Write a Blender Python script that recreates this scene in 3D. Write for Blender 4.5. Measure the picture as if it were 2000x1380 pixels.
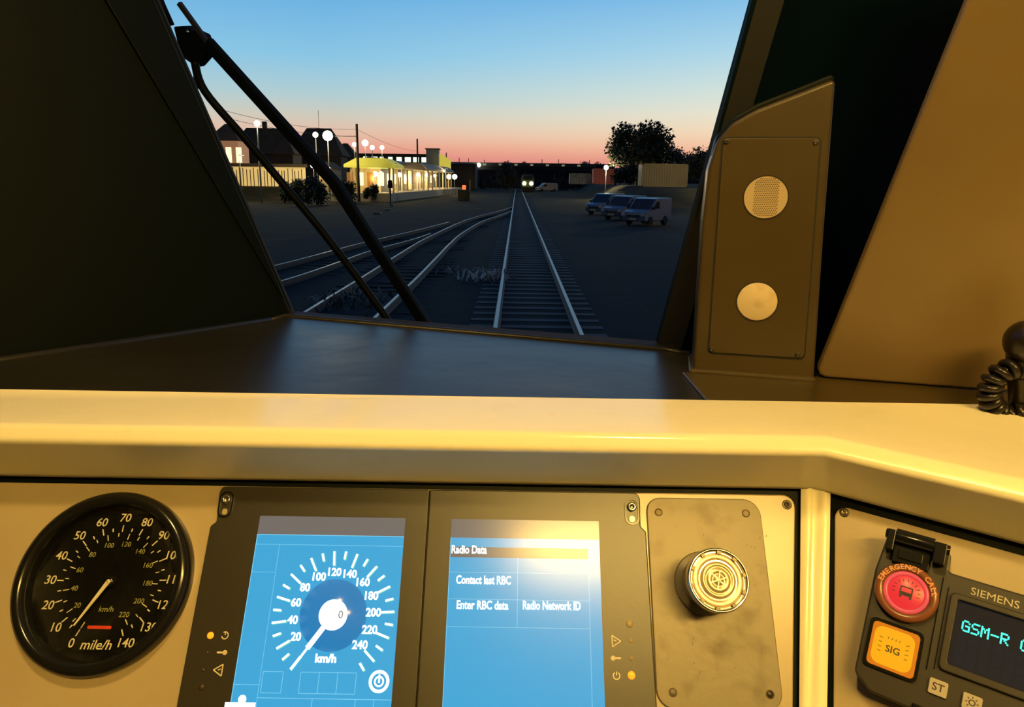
import bpy, bmesh, math, random
from mathutils import Vector, Matrix
from math import sin, cos, tan, pi, radians, atan2, sqrt, hypot
random.seed(7)
for o in list(bpy.data.objects): bpy.data.objects.remove(o)
sc = bpy.context.scene
COL = sc.collection

# ---------------------------------------------------------------- camera
FP, H = 1333.0, 2.59                      # focal length in pixels of a 2000 wide frame, eye height over the rail heads
EYE = Vector((0, 0, H))
cy = Vector((10/FP, 280/FP, -1)).normalized()
cx = Vector((1, -0.014, 0)); cx = (cx - cx.dot(cy)*cy).normalized()
cz = cx.cross(cy)
R = Matrix((cx, cy, cz))
cam = bpy.data.cameras.new('camera'); camo = bpy.data.objects.new('camera', cam); COL.objects.link(camo)
camo.matrix_world = Matrix.Translation(EYE) @ R.to_4x4()
cam.sensor_fit = 'HORIZONTAL'; cam.sensor_width = 36; cam.lens = FP/2000*36; cam.shift_y = -0.03
cam.clip_start = 0.01; cam.clip_end = 2000
sc.camera = camo

# ---------------------------------------------------------------- exposure
vs = sc.view_settings
sc.display_settings.display_device = 'sRGB'
vs.view_transform = 'Standard'; vs.look = 'None'; vs.exposure = 0; vs.gamma = 1; vs.use_curve_mapping = False

def lin(r, g, b):
    f = lambda c: (c/255/12.92) if c/255 <= 0.04045 else ((c/255+0.055)/1.055)**2.4
    return (f(r), f(g), f(b), 1)

# ---------------------------------------------------------------- sky (dusk)
w = bpy.data.worlds.new('dusk_sky'); sc.world = w; w.use_nodes = True
nt = w.node_tree; nt.nodes.clear()
N = nt.nodes.new; LK = nt.links.new
tc = N('ShaderNodeTexCoord'); sep = N('ShaderNodeSeparateXYZ'); LK(tc.outputs['Generated'], sep.inputs[0])
asn = N('ShaderNodeMath'); asn.operation = 'ARCSINE'; LK(sep.outputs['Z'], asn.inputs[0])
sca = N('ShaderNodeMath'); sca.operation = 'MULTIPLY'; sca.inputs[1].default_value = 180/pi/90; LK(asn.outputs[0], sca.inputs[0])
def ramp(stops):
    r = N('ShaderNodeValToRGB'); e = r.color_ramp.elements
    for i, (p, c) in enumerate(stops):
        if i < 2: el = e[i]; el.position = p/90
        else: el = e.new(p/90)
        el.color = lin(*c)
    return r
r1 = ramp([(0, (190, 112, 118)), (1.2, (224, 134, 128)), (2.3, (236, 162, 142)), (3.4, (232, 192, 170)), (4.6, (212, 205, 190)),
           (6.2, (180, 208, 214)), (9.0, (140, 200, 232)), (13.4, (108, 178, 230)), (30, (60, 110, 175)), (70, (14, 30, 66))])
r2 = ramp([(0, (205, 128, 122)), (1.5, (238, 160, 140)), (2.6, (250, 200, 165)), (3.8, (252, 225, 190)), (5.2, (245, 236, 212)),
           (7.0, (222, 234, 225)), (10, (180, 220, 238)), (14, (130, 192, 236)), (30, (70, 120, 185)), (70, (14, 30, 66))])
for r in (r1, r2): LK(sca.outputs[0], r.inputs[0])
mr = N('ShaderNodeMapRange'); mr.inputs[1].default_value = -0.25; mr.inputs[2].default_value = 0.45; LK(sep.outputs['X'], mr.inputs[0])
mx = N('ShaderNodeMixRGB'); LK(mr.outputs[0], mx.inputs[0]); LK(r1.outputs[0], mx.inputs[1]); LK(r2.outputs[0], mx.inputs[2])
# the sky behind the train is darker blue
mb_ = N('ShaderNodeMapRange'); mb_.inputs[1].default_value = 0.3; mb_.inputs[2].default_value = -0.5; LK(sep.outputs['Y'], mb_.inputs[0])
mx2 = N('ShaderNodeMixRGB'); LK(mb_.outputs[0], mx2.inputs[0]); LK(mx.outputs[0], mx2.inputs[1]); mx2.inputs[2].default_value = lin(20, 36, 66)
bg = N('ShaderNodeBackground'); LK(mx2.outputs[0], bg.inputs[0]); bg.inputs[1].default_value = 1.0
wo = N('ShaderNodeOutputWorld'); LK(bg.outputs[0], wo.inputs[0])

# ---------------------------------------------------------------- materials
def mat(name, col, rough=0.5, metal=0.0, spec=0.5, emit=None, es=0.0, noise=None, bump=None, coat=0.0, alpha=None):
    """noise=(scale, colour2, lo, hi) mixes a second colour in patches; bump=(scale, strength)"""
    m = bpy.data.materials.new(name); m.use_nodes = True
    t = m.node_tree; b = t.nodes['Principled BSDF']
    b.inputs['Base Color'].default_value = (*col[:3], 1)
    b.inputs['Roughness'].default_value = rough; b.inputs['Metallic'].default_value = metal
    b.inputs['Specular IOR Level'].default_value = spec
    b.inputs['Coat Weight'].default_value = coat; b.inputs['Coat Roughness'].default_value = 0.08
    if emit: b.inputs['Emission Color'].default_value = (*emit[:3], 1); b.inputs['Emission Strength'].default_value = es
    if noise or bump:
        tcn = t.nodes.new('ShaderNodeTexCoord')
    if noise:
        nz = t.nodes.new('ShaderNodeTexNoise'); nz.inputs['Scale'].default_value = noise[0]; nz.inputs['Detail'].default_value = 6
        t.links.new(tcn.outputs['Object'], nz.inputs['Vector'])
        mrn = t.nodes.new('ShaderNodeMapRange'); mrn.inputs[1].default_value = noise[2]; mrn.inputs[2].default_value = noise[3]
        t.links.new(nz.outputs['Fac'], mrn.inputs[0])
        mi = t.nodes.new('ShaderNodeMixRGB'); mi.inputs[1].default_value = (*col[:3], 1); mi.inputs[2].default_value = (*noise[1][:3], 1)
        t.links.new(mrn.outputs[0], mi.inputs[0]); t.links.new(mi.outputs[0], b.inputs['Base Color'])
    if bump:
        nb = t.nodes.new('ShaderNodeTexNoise'); nb.inputs['Scale'].default_value = bump[0]; nb.inputs['Detail'].default_value = 4
        t.links.new(tcn.outputs['Object'], nb.inputs['Vector'])
        bu = t.nodes.new('ShaderNodeBump'); bu.inputs['Strength'].default_value = bump[1]; bu.inputs['Distance'].default_value = 0.002 if bump[0] > 20 else 0.02
        t.links.new(nb.outputs['Fac'], bu.inputs['Height']); t.links.new(bu.outputs[0], b.inputs['Normal'])
    return m
M = {}
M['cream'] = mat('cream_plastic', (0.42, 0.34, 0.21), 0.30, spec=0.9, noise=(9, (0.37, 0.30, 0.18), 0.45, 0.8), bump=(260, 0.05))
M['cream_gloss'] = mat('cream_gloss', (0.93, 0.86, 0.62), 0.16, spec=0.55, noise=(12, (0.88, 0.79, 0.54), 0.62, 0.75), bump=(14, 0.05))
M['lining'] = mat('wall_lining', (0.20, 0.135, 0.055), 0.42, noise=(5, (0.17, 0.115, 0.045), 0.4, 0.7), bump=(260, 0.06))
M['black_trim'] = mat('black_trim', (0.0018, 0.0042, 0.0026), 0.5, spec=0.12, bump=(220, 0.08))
M['wiper'] = mat('wiper_black', (0.0015, 0.0025, 0.003), 0.55, spec=0.08)
M['black_gloss'] = mat('black_gloss', (0.008, 0.008, 0.008), 0.18)
M['rubber'] = mat('black_rubber', (0.008, 0.008, 0.008), 0.6)
M['deck'] = mat('deck_dark', (0.016, 0.015, 0.010), 0.33, spec=0.28, noise=(6, (0.022, 0.020, 0.014), 0.4, 0.7), bump=(7, 0.12))
M['olive'] = mat('olive_plastic', (0.060, 0.042, 0.014), 0.32, noise=(10, (0.050, 0.035, 0.011), 0.4, 0.7), bump=(240, 0.05))
M['bezel'] = mat('display_bezel', (0.022, 0.019, 0.012), 0.37, spec=0.8, bump=(300, 0.04))
M['dial'] = mat('dial_face', (0.018, 0.016, 0.013), 0.35)
M['cream_mark'] = mat('cream_marking', (0.70, 0.62, 0.45), 0.5)
M['dim_mark'] = mat('yellow_green_marking', (0.32, 0.30, 0.10), 0.5)
M['red_mark'] = mat('red_marking', (0.6, 0.05, 0.02), 0.5)
M['worn'] = mat('worn_grey_metal', (0.19, 0.165, 0.115), 0.40, metal=0.2, noise=(38, (0.12, 0.095, 0.06), 0.5, 0.75), bump=(120, 0.12))
M['scratch'] = mat('scratch_dark', (0.10, 0.07, 0.035), 0.6)
M['steel'] = mat('polished_steel', (0.72, 0.66, 0.55), 0.16, metal=1.0)
M['brass'] = mat('satin_brass', (0.75, 0.64, 0.42), 0.36, metal=0.7)
M['dark_metal'] = mat('dark_metal', (0.10, 0.085, 0.06), 0.35, metal=0.8)
M['grille'] = mat('grille_cream', (0.48, 0.38, 0.24), 0.4)
M['blank'] = mat('blank_disc', (0.62, 0.50, 0.32), 0.5, noise=(60, (0.50, 0.38, 0.22), 0.5, 0.7))
M['radio'] = mat('radio_body', (0.025, 0.021, 0.014), 0.42, spec=0.5, bump=(300, 0.04))
M['key'] = mat('grey_key', (0.42, 0.38, 0.30), 0.4)
M['ink'] = mat('dark_ink', (0.03, 0.02, 0.015), 0.5)
M['rust'] = mat('brown_smoked_ring', (0.20, 0.07, 0.03), 0.25)
def emis(name, col, s, rough=0.3, base=0.02, spec=0.5):
    return mat(name, (base, base, base), rough, spec=spec, emit=col, es=s)
M['scr_blue'] = emis('screen_blue', lin(50, 168, 222), 0.95, 0.19, spec=0.55)
M['scr_blue2'] = emis('screen_deep_blue', lin(30, 128, 190), 0.95, 0.19, spec=0.55)
M['scr_line'] = emis('screen_pale_line', lin(120, 205, 238), 1.0, 0.19, spec=0.55)
M['scr_grey'] = emis('screen_grey_bar', lin(122, 116, 112), 0.8, 0.19, spec=0.55)
M['scr_white'] = emis('screen_white', (0.93, 1.0, 0.96, 1), 1.5, 0.19, spec=0.55)
M['scr_halo'] = emis('screen_green_tint', lin(120, 215, 200), 1.0, 0.19, spec=0.55)
M['led_on'] = emis('led_amber', (1.0, 0.16, 0.005, 1), 3.2)
M['led_off'] = mat('led_off', (0.35, 0.28, 0.14), 0.3)
M['led_dark'] = mat('led_unlit_dark', (0.05, 0.03, 0.015), 0.3)
M['red_lit'] = emis('red_lit_button', (1.0, 0.02, 0.035, 1), 0.85, 0.35)
M['red_ring'] = emis('red_lit_ring', (0.9, 0.07, 0.07, 1), 0.9, 0.35)
M['amber_lit'] = emis('amber_lit_button', (1.0, 0.42, 0.0, 1), 0.95, 0.35)
M['amber_edge'] = emis('amber_lit_edge', (0.85, 0.20, 0.0, 1), 0.8, 0.35)
M['lcd'] = emis('display_dark', (0.004, 0.012, 0.03, 1), 0.3, 0.08, spec=0.3)
M['lcd_txt'] = emis('display_turquoise', (0.05, 1.0, 0.70, 1), 1.5, 0.3)
M['lcd_dot'] = emis('display_dim_cells', (0.004, 0.016, 0.04, 1), 0.35, 0.08, spec=0.3)
M['brand'] = mat('raised_cream_letters', (0.55, 0.50, 0.36), 0.35)
M['orange_ink'] = mat('orange_letters', (0.75, 0.32, 0.12), 0.4)
M['lamp'] = emis('cab_lamp_diffuser', (1.0, 0.62, 0.14, 1), 125)
M['lamp2'] = emis('round_lamp_diffuser', (1.0, 0.66, 0.20, 1), 330)
M['cord'] = mat('black_cord', (0.012, 0.009, 0.007), 0.28)
# clear pane: a thin sheet that lets light through with a weak mirror reflection
def pane_mat(name, refl, tint=(0.97, 0.98, 0.97, 1)):
    m = bpy.data.materials.new(name); m.use_nodes = True; t = m.node_tree; t.nodes.clear()
    tr = t.nodes.new('ShaderNodeBsdfTransparent'); tr.inputs[0].default_value = tint
    gl = t.nodes.new('ShaderNodeBsdfGlossy'); gl.inputs['Roughness'].default_value = 0.02
    fr = t.nodes.new('ShaderNodeFresnel'); fr.inputs[0].default_value = 1.33
    mu = t.nodes.new('ShaderNodeMath'); mu.operation = 'MULTIPLY'; mu.inputs[1].default_value = refl; t.links.new(fr.outputs[0], mu.inputs[0])
    mi = t.nodes.new('ShaderNodeMixShader'); out = t.nodes.new('ShaderNodeOutputMaterial')
    t.links.new(mu.outputs[0], mi.inputs[0]); t.links.new(tr.outputs[0], mi.inputs[1]); t.links.new(gl.outputs[0], mi.inputs[2]); t.links.new(mi.outputs[0], out.inputs[0])
    return m
M['glass'] = pane_mat('windscreen_glass', 0.22)
M['gauge_glass'] = pane_mat('gauge_glass', 0.6)
# outdoors
M['ballast'] = mat('ballast', (0.005, 0.015, 0.021), 0.95, spec=0.1, noise=(1.6, (0.011, 0.020, 0.023), 0.35, 0.75), bump=(6, 0.5))
M['sleeper'] = mat('sleeper_wood', (0.030, 0.029, 0.036), 0.8, noise=(3, (0.016, 0.016, 0.021), 0.4, 0.7))
M['sleeper_dark'] = mat('sleeper_dark', (0.012, 0.016, 0.022), 0.9, spec=0.1, noise=(3, (0.008, 0.013, 0.018), 0.4, 0.7))
M['rail'] = mat('rail_steel', (0.42, 0.38, 0.33), 0.42, metal=0.75)
M['rail_side'] = mat('rail_rust', (0.05, 0.038, 0.03), 0.7)
M['leaf'] = mat('leaves_dusk', (0.035, 0.055, 0.018), 0.7, noise=(0.7, (0.06, 0.06, 0.02), 0.4, 0.7))
M['leaf2'] = mat('leaves_dark', (0.018, 0.035, 0.022), 0.7, noise=(0.7, (0.03, 0.045, 0.02), 0.4, 0.7))
M['bark'] = mat('bark', (0.04, 0.028, 0.018), 0.9)
M['dry'] = mat('dry_weed', (0.75, 0.68, 0.56), 0.8)
M['pole'] = mat('pole_wood', (0.03, 0.022, 0.018), 0.8)
M['wire'] = mat('wire', (0.10, 0.11, 0.13), 0.6)
M['facade'] = mat('station_cream_wall', (0.62, 0.48, 0.26), 0.7)
M['wood_lit'] = mat('station_orange_door', (0.55, 0.26, 0.08), 0.6)
M['canopy_y'] = mat('canopy_yellow', (0.70, 0.66, 0.10), 0.6, emit=(0.75, 0.66, 0.07), es=0.35)  # lamplight on the canopy put in as a weak glow of the material
M['canopy_g'] = mat('canopy_grey', (0.30, 0.24, 0.16), 0.7)
M['slate'] = mat('slate_roof', (0.13, 0.105, 0.07), 0.9, spec=0.1, noise=(0.8, (0.10, 0.08, 0.055), 0.4, 0.7))
M['brick'] = mat('brown_wall', (0.10, 0.07, 0.045), 0.8, noise=(0.6, (0.07, 0.05, 0.035), 0.4, 0.7))
M['win_lit'] = emis('lit_window', (1.0, 0.82, 0.45, 1), 1.6)
M['win_white'] = emis('lit_window_cool', (0.85, 0.95, 0.80, 1), 1.3)
M['globe'] = emis('street_lamp_globe', (1.0, 0.90, 0.55, 1), 9)
M['globe_w'] = emis('white_lamp_globe', (0.95, 1.0, 0.80, 1), 9)
M['head'] = emis('train_headlight', (0.85, 1.0, 0.35, 1), 10)
M['redglow'] = emis('red_lamp', (1.0, 0.16, 0.05, 1), 1.6)
M['concrete'] = mat('concrete', (0.34, 0.30, 0.22), 0.8)
M['dconc'] = mat('dark_concrete', (0.06, 0.05, 0.045), 0.85)
M['grey_wall'] = mat('grey_wall', (0.30, 0.31, 0.30), 0.7)
M['c_red'] = mat('container_red', (0.60, 0.16, 0.11), 0.6, noise=(0.8, (0.5, 0.14, 0.10), 0.4, 0.7))
M['c_grey'] = mat('container_grey', (0.36, 0.36, 0.32), 0.6, noise=(0.9, (0.22, 0.22, 0.2), 0.4, 0.65))
M['c_tan'] = mat('container_tan', (0.48, 0.38, 0.19), 0.6, noise=(0.5, (0.42, 0.32, 0.16), 0.4, 0.7))
M['van'] = mat('van_pale_paint', (0.15, 0.20, 0.23), 0.35, coat=0.3)
M['van2'] = mat('van_grey_paint', (0.10, 0.14, 0.17), 0.35, coat=0.3)
M['vglass'] = mat('vehicle_glass', (0.01, 0.014, 0.018), 0.1)
M['vlamp'] = mat('vehicle_lamp', (0.75, 0.62, 0.50), 0.2)
M['tyre'] = mat('tyre', (0.008, 0.008, 0.009), 0.8)
M['plate_y'] = mat('pale_plate', (0.6, 0.55, 0.35), 0.5)
M['grass'] = mat('dusk_grass', (0.020, 0.022, 0.012), 0.95, spec=0.1, noise=(0.5, (0.045, 0.036, 0.018), 0.45, 0.7), bump=(3, 0.5))

# ---------------------------------------------------------------- helpers
def ray(px, py): return R @ Vector(((px-1000)/FP, -(py-630)/FP, -1))
def hit(px, py, P, n):
    d = ray(px, py); return EYE + d*((P-EYE).dot(n)/d.dot(n))
def onz(px, py, z=0.0): return hit(px, py, Vector((0, 0, z)), Vector((0, 0, 1)))
def atY(px, py, Y): return hit(px, py, Vector((0, Y, 0)), Vector((0, 1, 0)))

class MB:
    def __init__(s): s.v = []; s.f = []; s.m = []; s.sm = []
    def add(s, vs_, fs, mi=0, smooth=False, T=None):
        k = len(s.v)
        for p in vs_:
            p = Vector(p); s.v.append(T @ p if T else p)
        for f in fs: s.f.append([k+i for i in f]); s.m.append(mi); s.sm.append(smooth)
        return s
    def box(s, x0, x1, y0, y1, z0, z1, mi=0, T=None):
        return s.add([(x0,y0,z0),(x1,y0,z0),(x1,y1,z0),(x0,y1,z0),(x0,y0,z1),(x1,y0,z1),(x1,y1,z1),(x0,y1,z1)],
              [(0,3,2,1),(4,5,6,7),(0,1,5,4),(1,2,6,5),(2,3,7,6),(3,0,4,7)], mi, False, T)
    def prism(s, poly, z0, z1, mi=0, T=None, smooth=False):
        n = len(poly)
        s.add([(x, y, z0) for x, y in poly]+[(x, y, z1) for x, y in poly],
              [tuple(range(n-1, -1, -1)), tuple(range(n, 2*n))], mi, False, T)
        s.add([(x, y, z0) for x, y in poly]+[(x, y, z1) for x, y in poly],
              [(i, (i+1) % n, (i+1) % n+n, i+n) for i in range(n)], mi, smooth, T)
        return s
    def ringprism(s, outer, inner, z0, z1, mi=0, T=None):
        n = len(outer)
        V = [(x,y,z0) for x,y in outer]+[(x,y,z0) for x,y in inner]+[(x,y,z1) for x,y in outer]+[(x,y,z1) for x,y in inner]
        F = []
        for i in range(n):
            j = (i+1) % n
            F += [(i, i+n, j+n, j), (2*n+i, 2*n+j, 3*n+j, 3*n+i), (i, j, 2*n+j, 2*n+i), (n+j, n+i, 3*n+i, 3*n+j)]
        return s.add(V, F, mi, False, T)
    def lathe(s, prof, cx=0, cy_=0, seg=48, mi=0, T=None, smooth=True):
        V = []; F = []; n = len(prof)
        for k in range(seg):
            a = 2*pi*k/seg
            for r, z in prof: V.append((cx+r*cos(a), cy_+r*sin(a), z))
        for k in range(seg):
            k2 = (k+1) % seg
            for i in range(n-1): F.append((k*n+i, k2*n+i, k2*n+i+1, k*n+i+1))
        s.add(V, F, mi, smooth, T)
        if prof[0][0] > 1e-6: s.add([V[k*n] for k in range(seg)], [tuple(range(seg-1, -1, -1))], mi, False, T)
        if prof[-1][0] > 1e-6: s.add([V[k*n+n-1] for k in range(seg)], [tuple(range(seg))], mi, False, T)
        return s
    def tube(s, pts, r, seg=10, mi=0, T=None, smooth=True, closed=False):
        pts = [Vector(p) for p in pts]; V = []; F = []; n = len(pts)
        rr = r if callable(r) else (lambda t: r)
        d0 = (pts[1]-pts[0]).normalized(); ref = Vector((0,0,1)) if abs(d0.z) < 0.9 else Vector((1,0,0))
        x = d0.cross(ref).normalized()
        for i, p in enumerate(pts):
            d = (pts[min(i+1, n-1)]-pts[max(i-1, 0)]).normalized()
            x = (x-d*x.dot(d)).normalized(); y = d.cross(x); q = rr(i/(n-1))
            for k in range(seg):
                a = 2*pi*k/seg; V.append(p+x*(q*cos(a))+y*(q*sin(a)))
        for i in range(n-1):
            for k in range(seg):
                k2 = (k+1) % seg; F.append((i*seg+k, i*seg+k2, (i+1)*seg+k2, (i+1)*seg+k))
        F.append(tuple(range(seg-1, -1, -1))); F.append(tuple((n-1)*seg+k for k in range(seg)))
        return s.add(V, F, mi, smooth, T)
    def bar(s, p, q, w_, h_, up=Vector((0,0,1)), mi=0):
        p = Vector(p); q = Vector(q); d = (q-p).normalized(); x = d.cross(up).normalized(); y = x.cross(d)
        V = [a+x*sx*w_/2+y*sy*h_/2 for a in (p, q) for sx, sy in ((-1,-1),(1,-1),(1,1),(-1,1))]
        return s.add(V, [(0,3,2,1),(4,5,6,7),(0,1,5,4),(1,2,6,5),(2,3,7,6),(3,0,4,7)][0:0]+[(3,2,1,0),(4,5,6,7),(0,1,5,4),(1,2,6,5),(2,3,7,6),(3,0,4,7)], mi)
    def sphere(s, c, r, seg=16, rings=10, mi=0, sc_=(1,1,1)):
        V = []; F = []
        for i in range(rings+1):
            t = pi*i/rings
            for k in range(seg):
                a = 2*pi*k/seg; V.append((c[0]+r*sc_[0]*sin(t)*cos(a), c[1]+r*sc_[1]*sin(t)*sin(a), c[2]+r*sc_[2]*cos(t)))
        for i in range(rings):
            for k in range(seg):
                k2 = (k+1) % seg; F.append((i*seg+k, (i+1)*seg+k, (i+1)*seg+k2, i*seg+k2))
        return s.add(V, F, mi, True)
    def text(s, st, size, x, y, z, rot=0.0, ext=0.0003, bold=0.0, shear=0.0, sx=1.0, mi=0, T=None, align='CENTER'):
        cu = bpy.data.curves.new('t', 'FONT'); cu.body = st; cu.size = size; cu.extrude = ext; cu.offset = bold; cu.shear = shear
        cu.align_x = align; cu.align_y = 'CENTER'; cu.resolution_u = 3
        ob = bpy.data.objects.new('t', cu); COL.objects.link(ob)
        dg = bpy.context.evaluated_depsgraph_get(); me = bpy.data.meshes.new_from_object(ob.evaluated_get(dg))
        c, sn = cos(rot), sin(rot)
        s.add([(x+c*v.co.x*sx-sn*v.co.y, y+sn*v.co.x*sx+c*v.co.y, z+v.co.z) for v in me.vertices], [tuple(p.vertices) for p in me.polygons], mi, False, T)
        bpy.data.objects.remove(ob); bpy.data.curves.remove(cu); bpy.data.meshes.remove(me)
        return s
    def line(s, x0, y0, x1, y1, wd, z0, z1, mi=0, T=None):
        d = hypot(x1-x0, y1-y0); nx, ny = -(y1-y0)/d*wd/2, (x1-x0)/d*wd/2
        return s.prism([(x0-nx, y0-ny), (x1-nx, y1-ny), (x1+nx, y1+ny), (x0+nx, y0+ny)], z0, z1, mi, T)
    def build(s, name, mats, parent=None, bevel=0.0, bseg=2, shift=None):
        me = bpy.data.meshes.new(name)
        vsx = [tuple(v-shift) for v in s.v] if shift is not None else [tuple(v) for v in s.v]
        me.from_pydata(vsx, [], [tuple(f) for f in s.f])
        bm = bmesh.new(); bm.from_mesh(me)
        if bevel: bmesh.ops.remove_doubles(bm, verts=bm.verts, dist=1e-6)
        bmesh.ops.recalc_face_normals(bm, faces=bm.faces); bm.to_mesh(me); bm.free()
        if not isinstance(mats, (list, tuple)): mats = [mats]
        for m_ in mats: me.materials.append(m_)
        if len(me.polygons) == len(s.m):
            me.polygons.foreach_set('material_index', s.m); me.polygons.foreach_set('use_smooth', s.sm)
        o = bpy.data.objects.new(name, me); COL.objects.link(o)
        if shift is not None: o.location = shift
        if parent: o.parent = parent
        if bevel:
            b = o.modifiers.new('bevel', 'BEVEL'); b.width = bevel; b.segments = bseg; b.limit_method = 'ANGLE'; b.angle_limit = radians(35)
            b.harden_normals = False
        return o

def rpoly(pts, rad, seg=6):
    out = []; n = len(pts)
    rads = rad if isinstance(rad, (list, tuple)) else [rad]*n
    for i in range(n):
        p0, p, p1 = Vector(pts[i-1]), Vector(pts[i]), Vector(pts[(i+1) % n]); r = rads[i]
        if r <= 0: out.append(tuple(p)); continue
        a = (p0-p).normalized(); b = (p1-p).normalized(); ang = a.angle(b); t = r/tan(ang/2)
        t = min(t, (p0-p).length*0.49, (p1-p).length*0.49); r2 = t*tan(ang/2)
        c = p+(a+b).normalized()*(r2/sin(ang/2)); s0 = p+a*t-c; s1 = p+b*t-c
        a0 = atan2(s0.y, s0.x); a1 = atan2(s1.y, s1.x); da = a1-a0
        while da > pi: da -= 2*pi
        while da < -pi: da += 2*pi
        for k in range(seg+1): out.append((c.x+r2*cos(a0+da*k/seg), c.y+r2*sin(a0+da*k/seg)))
    return out
def rrect(x0, x1, y0, y1, r, seg=6): return rpoly([(x0,y0),(x1,y0),(x1,y1),(x0,y1)], r, seg)
def circ(cx_, cy_, r, seg=32): return [(cx_+r*cos(2*pi*k/seg), cy_+r*sin(2*pi*k/seg)) for k in range(seg)]

def tag(o, label, cat, group=None, kind=None):
    if label: o['label'] = label
    if cat: o['category'] = cat
    if group: o['group'] = group
    if kind: o['kind'] = kind
    return o
def struct(o, label=None): o['kind'] = 'structure'; return tag(o, label, o.name.split('.')[0].split('_')[0])
def thing(name, label, cat, mw=None, group=None):
    o = bpy.data.objects.new(name, None); COL.objects.link(o); o.empty_display_size = 0.05
    if mw is not None: o.matrix_world = mw if isinstance(mw, Matrix) else Matrix.Translation(Vector(mw))
    return tag(o, label, cat, group)
def frame(o, u, v, n):
    m = Matrix((u, v, n)).transposed().to_4x4(); m.translation = o; return m
def local(mw, x, y, z=0): return mw @ Matrix.Translation(Vector((x, y, z)))

# ================================================================ THE CAB
AL = radians(54.3); PSI = radians(37)
U1 = Vector((1,0,0)); V1 = Vector((0, cos(AL), sin(AL))); N1 = Vector((0, -sin(AL), cos(AL)))
Q0 = EYE + ray(882, 1012)*0.599
F1 = frame(Q0, U1, V1, N1)                    # the sloping instrument panel: x right, y up the slope, z out of it
MP = hit(1590, 965, Q0, N1)
RZ = Matrix.Rotation(-PSI, 3, 'Z')
U2 = RZ @ U1; V2 = RZ @ V1; N2 = RZ @ N1
F2 = frame(MP, U2, V2, N2)                    # the right hand panel turned towards the driver
F1i = F1.inverted(); F2i = F2.inverted()
def L1(px, py, h=0.0):
    p = F1i @ hit(px, py, Q0+N1*h, N1); return (p.x, p.y)
def L2(px, py, h=0.0):
    p = F2i @ hit(px, py, MP+N2*h, N2); return (p.x, p.y)

# --- console hood: dark-reflecting overhang and the rounded cream ledge
ZT = H-0.2045
A_ = F1 @ Vector((0, 0.0305, 0.0))            # where the hood comes down on to the panel
prof = [(A_.y+0.012, A_.z-0.004), (A_.y-0.002, A_.z+0.001), (A_.y-0.0035, A_.z+0.004)]
def tz(row):                                   # slope of the sight line in the picture's middle column
    d = ray(1000, row); return d.z/d.y
FI = radians(40); k880 = tz(878)
sB = ((A_.y-0.0035)*k880-(A_.z+0.004-H))/(cos(FI)+sin(FI)*k880)
By = A_.y-0.0035-sB*sin(FI); Bz = A_.z+0.004+sB*cos(FI)
Ty = (ZT-H)/tz(843)
cor = rpoly([(A_.y-0.0035, A_.z+0.004), (By, Bz), (Ty, ZT), (Ty+0.10, ZT), (Ty+0.10, Bz-0.1)], [0, 0.006, 0.008, 0, 0], 6)
prof += [p for p in cor[1:15]]
prof.append((Ty+0.03, ZT))
Ecorner = MP                                   # mitre line passes the corner of the two panels
mb = MB()
def hoodpt(y, z, which):                       # which: -1 left end, 0 mitre, 1 far right end
    off = MP.y-y                               # distance in front of the corner, measured in y
    mit = Vector((MP.x-off*tan(PSI/2), y, z))
    if which == 0: return mit
    if which == -1: return Vector((-1.35, y, z))
    return mit+U2*0.95
n = len(prof); V = []; Fc = []
YB = onz(1000, 775, ZT).y
for wch in (-1, 0, 1):
    for y, z in prof: V.append(hoodpt(y, z, wch))
for s_ in range(2):
    for i in range(n-1): Fc.append((s_*n+i, (s_+1)*n+i, (s_+1)*n+i+1, s_*n+i+1))
mb.add(V, Fc, 0, True)
tl, tm, tr_ = V[n-1], V[2*n-1], V[3*n-1]
mb.add([tl, tm, tr_, (1.30, tr_.y, ZT), (1.30, YB, ZT), (tm.x, YB, ZT), (-1.35, YB, ZT)], [(0,1,5,6), (1,2,3,4,5)], 0, True)
mb.add([(-1.35, YB, ZT), (1.30, YB, ZT), (1.30, YB, ZT-0.02), (-1.35, YB, ZT-0.02)], [(0,1,2,3)])
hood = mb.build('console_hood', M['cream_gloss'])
bmx = bmesh.new(); bmx.from_mesh(hood.data); bmesh.ops.remove_doubles(bmx, verts=bmx.verts, dist=1e-6); bmx.to_mesh(hood.data); bmx.free()
tag(hood, 'long glossy cream rounded ledge running across the top of the console', 'console ledge')

# --- console body underneath: main slope, mitred moulding and the right slope
ROOT1 = thing('instrument_panel', 'cream sloping panel holding the speedometer and both screens', 'control panel', F1)
gt = 0.0262
gTR = (0.3065, gt); gBR = (0.2705, -0.187)
mainpoly = rpoly([(-1.25, -0.21), (0.2667, -0.21), (0.3052, gt-0.001), (-1.25, gt-0.001)], [0, 0, 0.010, 0])
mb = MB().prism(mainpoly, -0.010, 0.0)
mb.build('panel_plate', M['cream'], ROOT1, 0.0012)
def screw(parent, x, y, z, r, material='dark_metal', name='screw'):
    s = MB(); s.lathe([(r*1.5, z-0.0004), (r*1.5, z+0.0004), (r*1.3, z+0.0007), (r*1.0, z+0.0006)], x, y, 24, 0)
    s.lathe([(r, z), (r, z+0.0010), (r*0.8, z+0.0018), (r*0.42, z+0.0019), (r*0.38, z+0.0008), (0, z+0.0008)], x, y, 20, 1)
    return s.build(name, [M['dark_metal'], M[material]], parent)
sx_, sy_ = L1(1537, 985)
screw(ROOT1, sx_, sy_, 0, 0.0028)

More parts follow.
